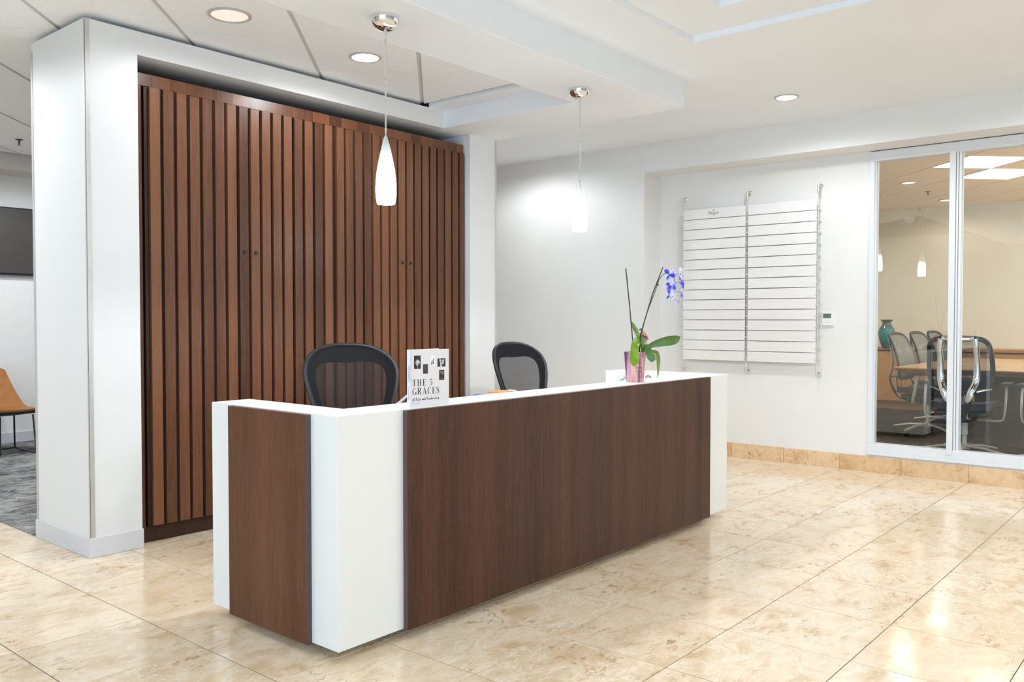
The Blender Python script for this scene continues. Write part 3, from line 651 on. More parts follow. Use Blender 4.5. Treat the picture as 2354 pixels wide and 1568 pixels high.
def text_mesh(txt, size, shear=0):
    cu = bpy.data.curves.new('lettering', 'FONT'); cu.body = txt; cu.size = size; cu.shear = shear; cu.align_x = 'LEFT'
    o = bpy.data.objects.new('lettering', cu); COL.objects.link(o); bpy.context.view_layer.update()
    dg = bpy.context.evaluated_depsgraph_get(); me = bpy.data.meshes.new_from_object(o.evaluated_get(dg))
    vs = [v.co.copy() for v in me.vertices]; fs = [tuple(p.vertices) for p in me.polygons]
    bpy.data.objects.remove(o); bpy.data.curves.remove(cu); bpy.data.meshes.remove(me); return vs, fs
vs, fs = text_mesh('THE 5 GRACES', .0105); mb = MB()
mb.add([BO-U*.0049-Vn*(BT*.5-.0035)+Z*(BH*.72-v.x*.86)-Vn*(-(v.y)+.0)*(-1)*-1 for v in vs], fs); mb.build('spine_title', simple('slate_ink', (96, 106, 128), .6), spo, fix=False)
vs, fs = text_mesh('of life and leadership', .0075, .2); mb = MB()
mb.add([BO-U*.0049-Vn*(BT*.5-.003)+Z*(BH*.36-v.x*.80)-Vn*(-(v.y)) for v in vs], fs); mb.build('spine_subtitle', MATS['slate_ink'], spo, fix=False)
# ------------------------------------------------------------------ orchid
PD = 4.50
orc = thing('potted_orchid', 'blue-white orchid with black stakes in a shiny pink pot on the desk ledge', 'plant', tuple(at(1460, 877.2, PD)))
orc.location.z = .851
def foil():
    t = NT('pink_iridescent_foil'); tc = t.n('ShaderNodeTexCoord'); sp_ = t.n('ShaderNodeSeparateXYZ'); t.l(tc.outputs['Object'], sp_.inputs[0])
    an = t.n('ShaderNodeMath', _operation='ARCTAN2'); t.l(sp_.outputs[1], an.inputs[0]); t.l(sp_.outputs[0], an.inputs[1])
    cb = t.n('ShaderNodeCombineXYZ'); t.l(t.math('MULTIPLY', an.outputs[0], 1.7), cb.inputs[0]); t.l(t.math('MULTIPLY', sp_.outputs[2], 2.), cb.inputs[2])
    nz = t.n('ShaderNodeTexNoise', Scale=1.5, Detail=.5); t.l(cb.outputs[0], nz.inputs['Vector'])
    t.l(t.ramp(nz.outputs[0], [(.36, lin((150, 96, 150))), (.46, lin((206, 158, 178))), (.52, lin((222, 186, 170))), (.60, lin((176, 112, 142))), (.68, lin((226, 196, 186)))]), t.b.inputs['Base Color'])
    t.b.inputs['Roughness'].default_value = .14; t.b.inputs['Metallic'].default_value = .45; t.b.inputs['Coat Weight'].default_value = .6
    return t.m
pc = orc.location
pot = MB().lathe([(0, .0), (.0455, 0), (.047, .003), (.0585, .156), (.0592, .1575), (.0572, .1575), (.0565, .150), (.046, .01), (0, .01)], tuple(pc), 40).build('pot', foil(), orc, smooth=True)
MB().lathe([(0, .142), (.053, .140), (.053, .12), (0, .12)], tuple(pc), 24).build('bark', simple('bark_chips', (84, 62, 44), .9, var=.3, scale=60, bump=.6), orc)
def pot_map(u, v, d=.0):
    dirc = (-FW).copy(); dirc.z = 0; dirc.normalize(); r_ = RT
    a = (u-.5)*1.9; hgt = .156*(1-v); rad = .0455+(.0585-.0455)*(hgt/.156)+.0008+d
    return pc+(dirc*math.cos(a)+r_*math.sin(a))*rad+Vector((0, 0, hgt))
mb = MB()
for txt, u0, v0 in (('A L t', .62, .375), ('Two daily', .45, .525), ('The low', .54, .655)):
    for q in cursive(txt, u0, v0, .026, .72, .008, 2.1): mb.add([pot_map(a, b) for a, b in q], [(0, 1, 2, 3)])
mb.build('handwriting', ink, pot, fix=False)
def o3(cx, cy, dd=0): return at(1425+cx/9.8, 730+cy/9.8, PD+dd)
def leafcol(name, a, b): 
    t = NT(name); tc = t.n('ShaderNodeTexCoord'); nz = t.n('ShaderNodeTexNoise', Scale=14., Detail=4.); t.l(tc.outputs['Object'], nz.inputs['Vector'])
    t.l(t.ramp(nz.outputs[0], [(.3, lin(a)), (.7, lin(b))]), t.b.inputs['Base Color']); t.b.inputs['Roughness'].default_value = .34; t.b.inputs['Subsurface Weight'].default_value = .05
    return t.m
lg1 = leafcol('leaf_green', (70, 112, 40), (104, 148, 58)); lg2 = leafcol('leaf_deep_green', (40, 86, 38), (72, 124, 52)); lg3 = leafcol('leaf_lime_green', (88, 132, 22), (120, 160, 34))
def leaf(path, widths, mat, fold=.25, th=.0014):
    P = smooth_loop([o3(*p) for p in path], 5, False); n = len(P); k = len(widths)
    def wid(t):
        f = t*(k-1); i = min(k-2, int(f)); return (widths[i]+(widths[i+1]-widths[i])*(f-i))/9.8/FPX*PD
    rows = []
    for i, p in enumerate(P):
        tg = (P[min(n-1, i+1)]-P[max(0, i-1)]).normalized(); sd = tg.cross(FW)
        sd = sd.normalized() if sd.length > 1e-4 else RT
        nr = sd.cross(tg).normalized()
        if nr.dot(FW) > 0: nr = -nr
        w_ = wid(i/(n-1))/2
        rows.append([p+sd*w_*s_+nr*(fold*w_*abs(s_)) for s_ in (-1, -.6, 0, .6, 1)])
    mb = MB(); W = 5; N = n*W
    vs = [q for r in rows for q in r]+[q+FW*th for r in rows for q in r]; fs = []
    for j in range(n-1):
        for i in range(4):
            a = j*W+i; fs += [(a, a+1, a+W+1, a+W), (N+a, N+a+W, N+a+W+1, N+a+1)]
        fs += [(j*W, (j+1)*W, N+(j+1)*W, N+j*W), (j*W+4, N+j*W+4, N+(j+1)*W+4, (j+1)*W+4)]
    mb.add(vs, fs); return mb.build('leaf', mat, orc, smooth=True, fix=False)
leaf([(520, 800, .01), (528, 640, 0), (505, 540, 0), (430, 430, .0), (360, 300, .01), (300, 180, .015), (250, 82, .02)], [70, 86, 92, 96, 98, 96, 84, 8], lg1)
leaf([(500, 790, .02), (495, 600, .01), (440, 500, 0), (352, 590, -.045), (326, 730, -.070), (330, 880, -.073), (322, 1000, -.070), (312, 1098, -.064)], [40, 90, 170, 190, 170, 215, 205, 16], lg3, .12)
leaf([(560, 740, .01), (680, 640, .0), (850, 580, -.01), (1050, 535, -.02), (1210, 505, -.02), (1310, 462, -.015), (1362, 436, -.01)], [40, 72, 120, 165, 202, 218, 206, 160, 84, 6], lg2, .22)
leaf([(560, 730, .0), (600, 640, -.02), (650, 770, -.045), (710, 900, -.06), (760, 985, -.062)], [20, 110, 160, 190, 90], lg2, .3)
leaf([(600, 770, .02), (740, 760, .03), (830, 800, .03), (865, 930, .02), (868, 1080, .02), (862, 1220, .02), (850, 1362, .02)], [20, 50, 90, 92, 76, 46, 8], leafcol('leaf_olive_green', (98, 128, 48), (128, 156, 68)), .2)
stakem = simple('black_stake', (38, 38, 40), .4); stemm = simple('orchid_stem', (66, 78, 44), .5, var=.2, scale=60); pedm = simple('flower_stalk', (64, 62, 66), .5)
MB().tube([at(1438.6, 617, PD+.01), at(1447, 700, PD+.008), at(1457, 812, PD)], .0030, 8).build('stake', stakem, orc, smooth=True)
MB().tube([at(1524, 614, PD-.02), at(1500, 676, PD-.012), at(1472, 770, PD), at(1470, 815, PD)], .0030, 8).build('stake', stakem, orc, smooth=True)
def f3(cx, cy, dd=0): return at(1480+cx/14.26, 600+cy/14.26, PD+dd)
sp_pts = [at(1468, 812, PD), at(1473, 776, PD-.006), at(1483, 735, PD-.01)]+[f3(*p) for p in [(180, 1500, -.01), (290, 1210, -.012), (420, 850, -.018), (490, 640, -.022), (590, 490, -.024), (720, 400, -.022), (820, 368, -.02), (955, 425, -.01), (985, 540, 0), (1020, 690, .01), (1008, 850, .01), (1025, 990, .0), (968, 1105, -.005), (985, 1215, -.005), (1040, 1275, 0), (1105, 1305, 0)]]
spl = smooth_loop(sp_pts, 4, False)
MB().tube(spl, [.0024-.0013*i/(len(spl)-1) for i in range(len(spl))], 8).build('stem', stemm, orc, smooth=True)
for pts in ([(970, 432, -.01), (1040, 440, -.012), (1110, 442, -.01)], [(1022, 690, .01), (1110, 702, .005), (1215, 690, 0)], [(1025, 990, 0), (1100, 1018, 0), (1205, 1010, 0)], [(980, 535, 0), (900, 490, -.008), (835, 440, -.018)], [(968, 1108, -.005), (900, 1120, -.01), (840, 1112, -.02)], [(1010, 820, .01), (930, 810, -.005), (880, 822, -.018)]):
    MB().tube([f3(*p) for p in pts], .0009, 6).build('flower_stalk', pedm, orc, smooth=True)
MB().lathe([(0, -.006), (.004, -.004), (.005, 0), (.004, .004), (0, .006)], tuple(f3(455, 785, -.018)), 12, RT).build('clip', stakem, orc, smooth=True)
MB().tube([o3(265, 268, .0), o3(340, 262, .004), o3(420, 250, .0)], .0008, 6).build('tie_wire', stakem, orc)
MB().obox(o3(460, 268, -.005), RT*.006+UP*.002, FW*.004, UP*.004).build('clip', stakem, orc, bevel=.001)
cardm = simple('tag_card_print', (214, 168, 112), .5, var=.22, scale=26)
card = MB().prism([(-.0114, .0342), (.006, .020), (.0212, -.0065), (.0225, -.012), (.0026, -.0414), (-.010, -.030), (-.023, -.002)], o3(549, 412, .03), RT, UP, FW*.0008).build('plant_tag', cardm, orc)
mb = MB()
for a, b in ((500, 420), (545, 440), (590, 445), (560, 480), (610, 470), (575, 425), (530, 410)): mb.lathe([(0, 0), (.0042, 0), (.0042, .0006), (0, .0006)], tuple(o3(a, b, .029)), 8, -FW)
mb.tube([o3(575, 580, .028), o3(650, 478, .028)], .0009, 5)
mb.build('tag_print', simple('violet_print', (88, 46, 140), .5), card)
def petalmat(name, stops, sc):
    t = NT(name); tc = t.n('ShaderNodeTexCoord'); nz = t.n('ShaderNodeTexNoise', Scale=sc, Detail=3.); t.l(tc.outputs['Object'], nz.inputs['Vector'])
    t.l(t.ramp(nz.outputs[0], stops), t.b.inputs['Base Color']); t.b.inputs['Roughness'].default_value = .5
    return t.m
pet_a = petalmat('blue_white_petal', [(.34, lin((74, 70, 218))), (.46, lin((150, 152, 240))), (.56, lin((228, 230, 250)))], 46.)
pet_b = petalmat('deep_blue_petal', [(.36, lin((44, 38, 190))), (.52, lin((76, 70, 222))), (.66, lin((160, 162, 242)))], 55.); pet_c = petalmat('pale_petal', [(.34, lin((168, 172, 240))), (.5, lin((222, 226, 248)))], 50.)
def flower(c, nrm, size, petals, lipmat=None):
    c = Vector(c); nrm = Vector(nrm).normalized(); ex = nrm.cross(Vector((0, 0, 1))).normalized(); ey = ex.cross(nrm)*-1
    if ey.z < 0: ey = -ey
    root = None
    for (ang_, ln, wd_, mt) in petals:
        a = math.radians(ang_); d = ex*math.cos(a)+ey*math.sin(a); s_ = nrm.cross(d)
        L = [];R = []; C = []
        K = 9
        for k in range(K+1):
            t_ = k/K; wv = wd_*size*.5*(max(0, math.sin(PI*(t_*.90+.06)**1.25))**.62) if k < K else wd_*size*.10
            p = c+d*(ln*size*t_)+nrm*(.16*size*math.sin(t_*PI*.8))
            L.append(p-s_*wv-nrm*.08*wv); R.append(p+s_*wv-nrm*.08*wv)
        mb = MB(); mb.strip(L, R, nrm*.0008)
        if root is None: root = mb.build('flower', mt, orc, smooth=True)
        else: mb.build('petal', mt, root, smooth=True)
    q = MB().lathe([(0, 0), (.0022, .001), (.0028, .004), (.0015, .008), (0, .009)], tuple(c), 10, tuple(nrm)); q.build('lip', lipmat or pet_b, root, smooth=True)
TOC = -FW
flower(f3(835, 430, -.022), TOC-RT*.35, .035, [(140, .95, .75, pet_a), (48, .95, .62, pet_b), (200, .98, .70, pet_b), (-72, 1.0, .45, pet_b), (-25, .85, .6, pet_c)])
flower(f3(1180, 440, -.01), RT*.8+TOC*.7, .038, [(100, 1.0, .8, pet_c), (70, .95, .6, pet_c), (-60, .9, .6, pet_a), (-100, .9, .7, pet_a), (160, .6, .5, pet_c)])
flower(f3(870, 822, -.02), TOC-RT*.5, .036, [(150, .95, .8, pet_a), (205, .95, .62, pet_b), (-90, 1.05, .42, pet_b), (40, .7, .55, pet_b), (-55, .8, .5, pet_b)])
flower(f3(835, 1112, -.022), TOC-RT*.55, .036, [(140, .95, .8, pet_c), (215, .98, .5, pet_a), (88, .95, .45, pet_b), (-62, .65, .3, pet_b), (190, .8, .6, pet_c)])
flower(f3(1232, 755, -.0), RT*.8+TOC*.8, .031, [(95, .7, .7, pet_b), (20, .7, .5, pet_b), (-80, .95, .7, pet_a), (170, .75, .6, pet_b), (-120, .9, .5, pet_b)])
flower(f3(1225, 1040, 0), RT*.8+TOC*.7, .029, [(80, .8, .5, pet_c), (-95, 1.0, .7, pet_a), (-70, .8, .5, pet_b), (150, .5, .5, pet_c)])
flower(f3(1120, 1310, 0), RT*.7+TOC*.6-Vector((0, 0, .4)), .028, [(-85, 1.0, .6, pet_c), (-60, .8, .5, pet_a), (120, .9, .4, pet_c), (20, .5, .4, pet_c)])
# ------------------------------------------------------------------ things behind the ledge
def tablet(p0, p1, dep, label, basemat):
    A, B = at(p0[0], p0[1], dep), at(p1[0], p1[1], dep); e = B-A
    lo = A-e*.35; hi = B+e*.55; e = hi-lo; hx = Vector((e.x, e.y, 0)); L_ = hx.length; hx.normalize(); dp = Vector((-hx.y, hx.x, 0))
    t = thing('tablet', label, 'tablet', (lo.x, lo.y, .73))
    g = Vector((lo.x, lo.y, .73)); z0, z1 = lo.z-.73, hi.z-.73
    MB().prism([(.01, 0), (L_, 0), (L_, z1-.016), (.01, z0-.012)], g+dp*.01, hx, (0, 0, 1), dp*.14).build('stand', basemat, t, bevel=.003)
    MB().prism([(-.006, z0-.013), (L_+.002, z1-.013), (L_+.002, z1), (-.006, z0)], g-dp*.004, hx, (0, 0, 1), dp*.168).build('screen_slab', simple('tablet_grey', (186, 196, 206), .35, var=.03), t, bevel=.002)
tablet((912, 929), (938, 905), 3.75, 'grey tilted tablet on a dark stand half hidden behind the standing book', dark_frame)
tablet((1415, 878), (1437, 864), 4.95, 'grey tilted tablet on a white stand showing left of the orchid pot', white_pl)
p = at(1100, 905, 4.25)
t = thing('tape_dispenser', 'blue rounded desk item peeking over the ledge before the pillar', 'stationery', (p.x, p.y, .73))
bl = simple('blue_plastic', (40, 92, 170), .35)
HT = at(1111, 905.5, 4.25).z-.73
MB().lathe([(0, 0), (.05, 0), (.052, .01), (.048, HT*.6), (.036, HT*.87), (.018, HT*.97), (0, HT)], (p.x, p.y, .73), 24).build('dome', bl, t, smooth=True)
MB().lathe([(.0525, .012), (.0535, .014), (.0535, .03), (.0525, .032)], (p.x, p.y, .73), 24).build('band', white_pl, t, smooth=True)
p = at(1172, 905, 4.45)
t = thing('letter_tray', 'black letter tray behind the ledge under an orange folder', 'tray', (p.x, p.y, .73))
q = t.location; FZ = at(1160, 902.0, 4.42).z
for k in range(2): MB().box(q.x-.075, q.x+.075, q.y-.10, q.y+.10, .734+k*.03, .738+k*.03).build('shelf', black, t, bevel=.001)
for sx in (-1, 1):
    for sy in (-1, 1): MB().box(q.x+sx*.071-.004, q.x+sx*.071+.004, q.y+sy*.095-.004, q.y+sy*.095+.004, .73, .77).build('post', black, t)
of_ = MB().sheet(lambda u, v: (q.x-.070+.14*u, q.y-.09+.18*v, FZ+.003*math.sin(u*3)), 8, 6, (0, 0, -.005)).build('paper_folder', simple('orange_paper', (206, 140, 66), .7, var=.06)); tag(of_, 'orange paper folder topping the pile behind the desk ledge', 'folder')
st_ = MB().box(q.x-.062, q.x+.062, q.y-.085, q.y+.085, .7685, FZ-.0055).build('paper_stack', simple('copy_paper', (232, 230, 224), .8, var=.03, scale=200)); tag(st_, 'stack of white paper under the orange folder', 'paper')
a_, b_ = at(1168, 898, 4.42), at(1187, 901, 4.42)
pen = thing('pen', 'silver pen lying on the orange folder behind the ledge', 'pen', (a_.x, a_.y, FZ))
a_.z = FZ+.010; b_.z = FZ+.006
MB().tube([a_, a_+(b_-a_)*.12, a_+(b_-a_)*.85, b_], [.003, .0055, .0055, .002], 10).build('barrel', steel, pen, smooth=True)
MB().tube([a_+(b_-a_)*.1+Vector((0, 0, .006)), a_+(b_-a_)*.4+Vector((0, 0, .0065))], .0012, 6).build('pocket_clip', chrome, pen, smooth=True)
p = at(1486, 864, 4.85)
t = thing('document_stand', 'small white slanted stand just right of the orchid pot', 'stand', (p.x, p.y, .73))
MB().prism([(-.06, 0), (.06, 0), (.06, .008), (-.015, .155), (-.022, .155), (.045, .008), (-.06, .008)], (p.x-.03, p.y+.03, .73), RT, (0, 0, 1), FW*.10).build('easel', white_pl, t, bevel=.0015)
MB().box(p.x-.07, p.x+.05, p.y+.03, p.y+.12, .73, .736).build('foot', white_pl, t, bevel=.001)
mb = MB()
for k in (0, 1): mb.tube(smooth_loop([at(1484, 866+k*3, 4.86), at(1490, 862.8+k*3, 4.84), at(1495, 866+k*3, 4.82), at(1499, 874+k*2, 4.8), at(1500, 905, 4.79), at(1494, 925, 4.84)], 4, False), .0022, 6)
o = mb.build('phone_cable', black, smooth=True); tag(o, 'black cable looping up beside the white slanted stand', 'cable')
# ------------------------------------------------------------------ directory board in the niche
XB = 4.945
brd = thing('directory_board', 'white company directory of stacked panels strung on three steel cables', 'directory board', (5.003, .83, .72))
pw = simple('directory_panel', (236, 234, 232), .22, var=.006)
cabs = [1.428, .826, .228]; ztop = [2.236]*3; zbot = .735
for yc in cabs:
    w_ = MB().tube([(XB, yc, 2.236), (XB, yc, zbot)], .0029, 8).build('cable', steel, brd, smooth=True)
    for zz, s_ in ((2.236, -1), (zbot, 1)):
        a = MB(); a.lathe([(.0, 0), (.019, 0), (.019, .008), (.012, .012), (.007, .018), (.007, .05), (0, .05)], (5.003, yc, zz), 18, (-1, 0, 0))
        a.build('standoff', chrome, brd, smooth=True)
        MB().lathe([(0, -.008), (.008, -.006), (.0095, 0), (.0095, .062), (.007, .070), (0, .071)], (XB, yc, zz), 14, (0, 0, s_)).build('cable_grip', steel, brd, smooth=True)
zl = [2.130-k*(2.130-.822)/15 for k in range(16)]
first_clip = None
for col, (ya, yb) in enumerate(((1.420, .838), (.816, .238))):
    for k in range(15):
        g_ = .0031
        pz0, pz1 = zl[k+1]+g_, zl[k]-g_ if k else zl[k]
        pn = MB().box(XB-.004, XB+.0025, yb, ya, pz0, pz1).build('panel', pw, brd, bevel=.0008, seg=1)
        if col == 0 and k == 0: logo_panel = pn
for yc in cabs:
    for k in range(15):
        zz = (zl[k]+zl[k+1])/2
        if first_clip is None:
            mb = MB().box(XB-.010, XB+.008, -.013, .013, -.006, .006); first_clip = mb.build('clip', steel, None, bevel=.002, seg=1); first_clip.parent = brd; o = first_clip
            for v in o.data.vertices: v.co.x -= XB
        else:
            o = first_clip.copy(); COL.objects.link(o); o.parent = brd
        o.location = Vector((XB, yc, zz-.012))-brd.location
vs, fs = text_mesh('Regus', .052); mb = MB()
xs = [v.x for v in vs]; sc_ = .092/(max(xs)-min(xs)); yl0 = 1.181
mb.add([(XB-.0045, yl0-v.x*sc_, 2.078+v.y*sc_) for v in vs], fs); mb.build('logo_lettering', simple('logo_grey', (92, 92, 94), .6), logo_panel, fix=False)
mb = MB(); mb.add([(XB-.0046, 1.141, 2.112), (XB-.0046, 1.133, 2.107), (XB-.0046, 1.129, 2.111), (XB-.0046, 1.134, 2.118)], [(0, 1, 2, 3)]); mb.build('logo_mark', MATS['logo_grey'], logo_panel, fix=False)
mb = MB(); mb.add([(XB-.0046, 1.133, 2.114), (XB-.0046, 1.122, 2.112), (XB-.0046, 1.118, 2.116), (XB-.0046, 1.129, 2.120)], [(0, 1, 2, 3)]); mb.build('logo_mark', simple('logo_red', (206, 92, 88), .6), logo_panel, fix=False)
# thermostat
t = thing('thermostat', 'white wall thermostat with a small green-grey display beside the directory', 'thermostat', (5.003, .16, 1.183))
MB().box(4.983, 5.003, .117, .205, 1.126, 1.239).build('case', white_pl, t, bevel=.004)
MB().box(4.9815, 4.985, .132, .196, 1.186, 1.222).build('display', simple('lcd_green', (112, 126, 104), .3, var=.05), t)
for k in range(3): MB().box(4.982, 4.985, .140+k*.02, .150+k*.02, 1.150, 1.154).build('button', simple('button_grey', (190, 190, 190), .5), t)
mb = MB()
for k, (a, b) in enumerate(((.182, 1.205), (.168, 1.205))): 
    mb.box(4.9810, 4.9816, a-.004, a+.004, b-.011, b-.0095).box(4.9810, 4.9816, a-.004, a+.004, b-.001, b+.0005).box(4.9810, 4.9816, a-.004, a+.004, b+.009, b+.0105).box(4.9810, 4.9816, a-.004, a-.003, b-.01, b+.01)
mb.build('digits', ink, t)
# ------------------------------------------------------------------ lounge beyond the column
tv = thing('wall_screen', 'large dark flat screen on the lounge wall, cut off by the column', 'screen', (.75, 6.57, 1.59))
MB().box(.10, 1.62, 6.515, 6.55, 1.592, 2.230).build('bezel', black, tv, bevel=.004)
MB().box(.115, 1.605, 6.512, 6.516, 1.612, 2.216).build('display', simple('dark_screen', (72, 69, 67), .38, var=.03), tv)
MB().box(.55, .95, 6.548, 6.572, 1.75, 2.05).build('bracket', black, tv)
lch = thing('lounge_chair', 'tan leather lounge chair on black wire legs, half cut by the frame', 'chair', (1.03, 5.90, 0), .10)
lea = simple('tan_leather', (172, 112, 56), .48, var=.10, scale=14, bump=.1, bscale=180)
def lsurf(u, v):                                      # v 0 = seat front, 1 = back top
    s_ = 2*u-1
    if v < .5:
        t_ = v/.5; hw = .40-.13*t_**1.5; y = -.30+.50*t_; z = .405-.035*math.sin(t_*PI*.9)-.01*t_+.045*abs(s_)**2.2*(1-t_)
    else:
        t_ = (v-.5)/.5; hw = .27-.10*t_; y = .20+.17*t_+.02*math.sin(t_*PI); z = .395+.005+.345*t_**1.05-.035*(1-t_)*0-.03*abs(s_)**4*t_
    return (s_*hw, y-.04*abs(s_)**2*(1 if v > .5 else 0)*(v-.5)*2, z)
MB().sheet(lsurf, 16, 28, (0, .006, -.016)).build('shell', lea, lch, smooth=True, world=False)
MB().sheet(lambda u, v: (lambda p: (p[0]*.93, p[1]*.93+.01, p[2]-.020))(lsurf(u, v*.5)), 10, 10, (0, 0, -.012)).build('under_pan', black, lch, smooth=True, world=False)
for s_ in (-1, 1):
    pts = [(s_*.16, .16, .37), (s_*.20, .24, .012), (s_*.15, -.25, .012), (s_*.135, -.22, .37)]
    out = []
    for a, b in zip(pts, pts[1:]):
        out += [Vector(a)+(Vector(b)-Vector(a))*f for f in (.06, .5, .94)]
    MB().tube(out, .008, 8).build('leg', dark_frame, lch, smooth=True, world=False)
MB().tube([(-.20, .24, .012), (.20, .24, .012)], .007, 8).build('crossbar', dark_frame, lch, smooth=True, world=False)
MB().tube([(-.15, -.22, .365), (.15, -.22, .365)], .007, 8).build('crossbar', dark_frame, lch, smooth=True, world=False)
def sprinkler(loc, label):
    t = thing('sprinkler_head', label, 'sprinkler', loc)
    MB().lathe([(.03, 0), (.03, -.004), (.012, -.008), (.008, -.03), (.004, -.045), (.016, -.047), (.016, -.049), (0, -.05)], loc, 14).build('body', simple('sprinkler_brass', (120, 96, 84), .4, .6), t, smooth=True)
    MB().lathe([(.017, -.050), (.017, -.052), (0, -.052)], loc, 10).build('deflector', steel, t)
sprinkler((1.02, 5.45, 2.672), 'small ceiling sprinkler above the lounge, beside the column')
# ------------------------------------------------------------------ meeting room
struct(MB().box(10.4, 10.5, -4.6, 3.2, 0, 3.).build('wall_meeting_far', cream), 'cream far wall of the meeting room')
struct(MB().box(5.1, 10.5, 3.0, 3.1, 0, 3.).build('wall_meeting_left', cream), 'cream side wall of the meeting room')
struct(MB().box(5.1, 10.5, -4.6, -4.5, 0, 3.).build('wall_meeting_right', cream), 'cream side wall of the meeting room')
struct(MB().box(5.1, 10.5, -4.6, 3.1, 2.70, 2.75).build('ceiling_meeting_dark_slab', void_black))  # same added dark slab, over the meeting room tiles
mroot = empty_struct('ceiling_meeting_room', (8, 0, 2.64), 'diagonal acoustic tiles of the meeting room ceiling')
trof_idx = []
def cs_idx(x, y): return (math.floor((x-y-7.17)/.855), math.floor((x+y-7.09)/.85))
T1, T2 = cs_idx(7.105, -.434), cs_idx(7.93, -.44)
diag_tiles(mroot, tile_tan, simple('conference_bar', (170, 152, 126), .7), 2.64, 7.17, 7.09, .855, .85, range(-6, 10), range(-7, 8),
           [(1, 0, 10.4), (-1, 0, -5.1), (0, 1, 3.0), (0, -1, 4.5)], .008, .003, skip=(T1, T2))
for ix, lab in ((T1, 'square lit ceiling panel of the meeting room, nearer the glass'), (T2, 'square lit ceiling panel of the meeting room, farther from the glass')):
    c_, s_ = 7.17+(ix[0]+.5)*.855, 7.09+(ix[1]+.5)*.85
    xx, yy = (s_+c_)/2, (s_-c_)/2
    t = thing('ceiling_panel_light', lab, 'ceiling light', (xx, yy, 2.64), 0, 'lit ceiling panels')
    e1, e2 = Vector((1, 1, 0)).normalized(), Vector((1, -1, 0)).normalized()
    MB().obox((xx, yy, 2.642), e1*.285, e2*.287, Vector((0, 0, .004))).build('diffuser', troffer_glow, t)
    m = MB()
    for s1 in (-1, 1):
        m.obox((Vector((xx, yy, 2.642))+e1*.292*s1), e1*.007, e2*.299, Vector((0, 0, .006))); m.obox((Vector((xx, yy, 2.642))+e2*.293*s1), e1*.286, e2*.006, Vector((0, 0, .006)))
    m.build('frame', white_pl, t)
downlight((7.982, .399, 2.638), .08, lens_warm, 'warm downlight in the meeting room ceiling, nearer the glass', 'meeting room downlights')
downlight((9.712, .442, 2.638), .08, lens_warm, 'warm downlight in the meeting room ceiling, beside the mullion', 'meeting room downlights')
sprinkler((8.80, .41, 2.64), 'small ceiling sprinkler between the meeting room downlights')
# credenza + vase
cr = thing('credenza', 'long maple credenza along the far wall of the meeting room', 'cabinet', (10.1, -.2, 0))
MB().box(9.93, 10.38, -2.6, 1.75, .10, .76).build('body', maple, cr)
MB().box(9.95, 10.38, -2.6, 1.75, 0, .10).build('plinth', simple('credenza_plinth', (150, 104, 58), .6), cr)
MB().box(9.88, 10.39, -2.62, 1.77, .773, .806).build('top', maple, cr, bevel=.003)
MB().box(9.94, 10.38, -2.6, 1.75, .755, .78).build('shadow_gap', black, cr)
for k, yy in enumerate((1.75, .99, .23, -.53, -1.29, -2.05)):
    d = MB().box(9.905, 9.93, max(-2.6, yy-.755), yy-.004, .115, .745).build('door', maple, cr, bevel=.002)
    hy = yy-.045 if k % 2 == 0 else yy-.715
    MB().tube([(9.905, hy, .67), (9.885, hy, .655), (9.885, hy, .57), (9.905, hy, .555)], .006, 8).build('handle', chrome, d, smooth=True)
def vase_mat():
    t = NT('teal_glaze'); tc = t.n('ShaderNodeTexCoord'); sp_ = t.n('ShaderNodeSeparateXYZ'); t.l(tc.outputs['Generated'], sp_.inputs[0])
    nz = t.n('ShaderNodeTexNoise', Scale=8., Detail=4.); t.l(tc.outputs['Generated'], nz.inputs['Vector'])
    f = t.math('ADD', sp_.outputs[2], t.math('MULTIPLY', t.math('SUBTRACT', nz.outputs[0], .5), .35))
    t.l(t.ramp(f, [(.0, lin((20, 66, 74))), (.35, lin((36, 130, 138))), (.62, lin((40, 118, 122))), (.86, lin((92, 92, 70)))]), t.b.inputs['Base Color']); t.b.inputs['Roughness'].default_value = .12; return t.m
vl = bd = at(2038, 794, 11.2); vl.z = .806
v_ = MB().lathe([(0, 0), (.05, 0), (.058, .01), (.085, .08), (.103, .16), (.106, .19), (.092, .245), (.062, .29), (.052, .315), (.056, .335), (.082, .362), (.078, .364), (.05, .335), (.045, .31), (0, .29)], tuple(vl), 36).build('vase', vase_mat(), smooth=True)
tag(v_, 'teal glazed vase with a flared rim on the maple credenza', 'vase')
# table
tb = thing('meeting_table', 'large maple meeting table behind the glass', 'table', (7.8, -1.2, 0))
TX0, TX1, TY0, TY1, TZ = 6.50, 9.0, -2.7, .10, .735
MB().prism([(TX0, TY0), (TX1, TY0), (TX1, TY1), (TX0, TY1)], (0, 0, TZ-.012), (1, 0, 0), (0, 1, 0), (0, 0, .012)).build('top', mapletop, tb, bevel=.002)
m = MB(); b_ = .05
m.add([(TX0, TY0, TZ-.012), (TX1, TY0, TZ-.012), (TX1, TY1, TZ-.012), (TX0, TY1, TZ-.012), (TX0+b_, TY0+b_, TZ-.055), (TX1-b_, TY0+b_, TZ-.055), (TX1-b_, TY1-b_, TZ-.055), (TX0+b_, TY1-b_, TZ-.055)],
      [(0, 1, 2, 3), (7, 6, 5, 4)]+[(i, 4+i, 4+(i+1) % 4, (i+1) % 4) for i in range(4)]); m.build('bevelled_edge', maple, tb)
for y_ in (-.75, -2.0): MB().box(7.1, 8.5, y_-.30, y_+.30, .02, TZ-.055).build('leg', simple('table_leg_brown', (78, 62, 52), .4, var=.05), tb, bevel=.004)
MB().box(7.05, 8.55, -2.4, -.4, .0, .022).build('foot_plate', black, tb)
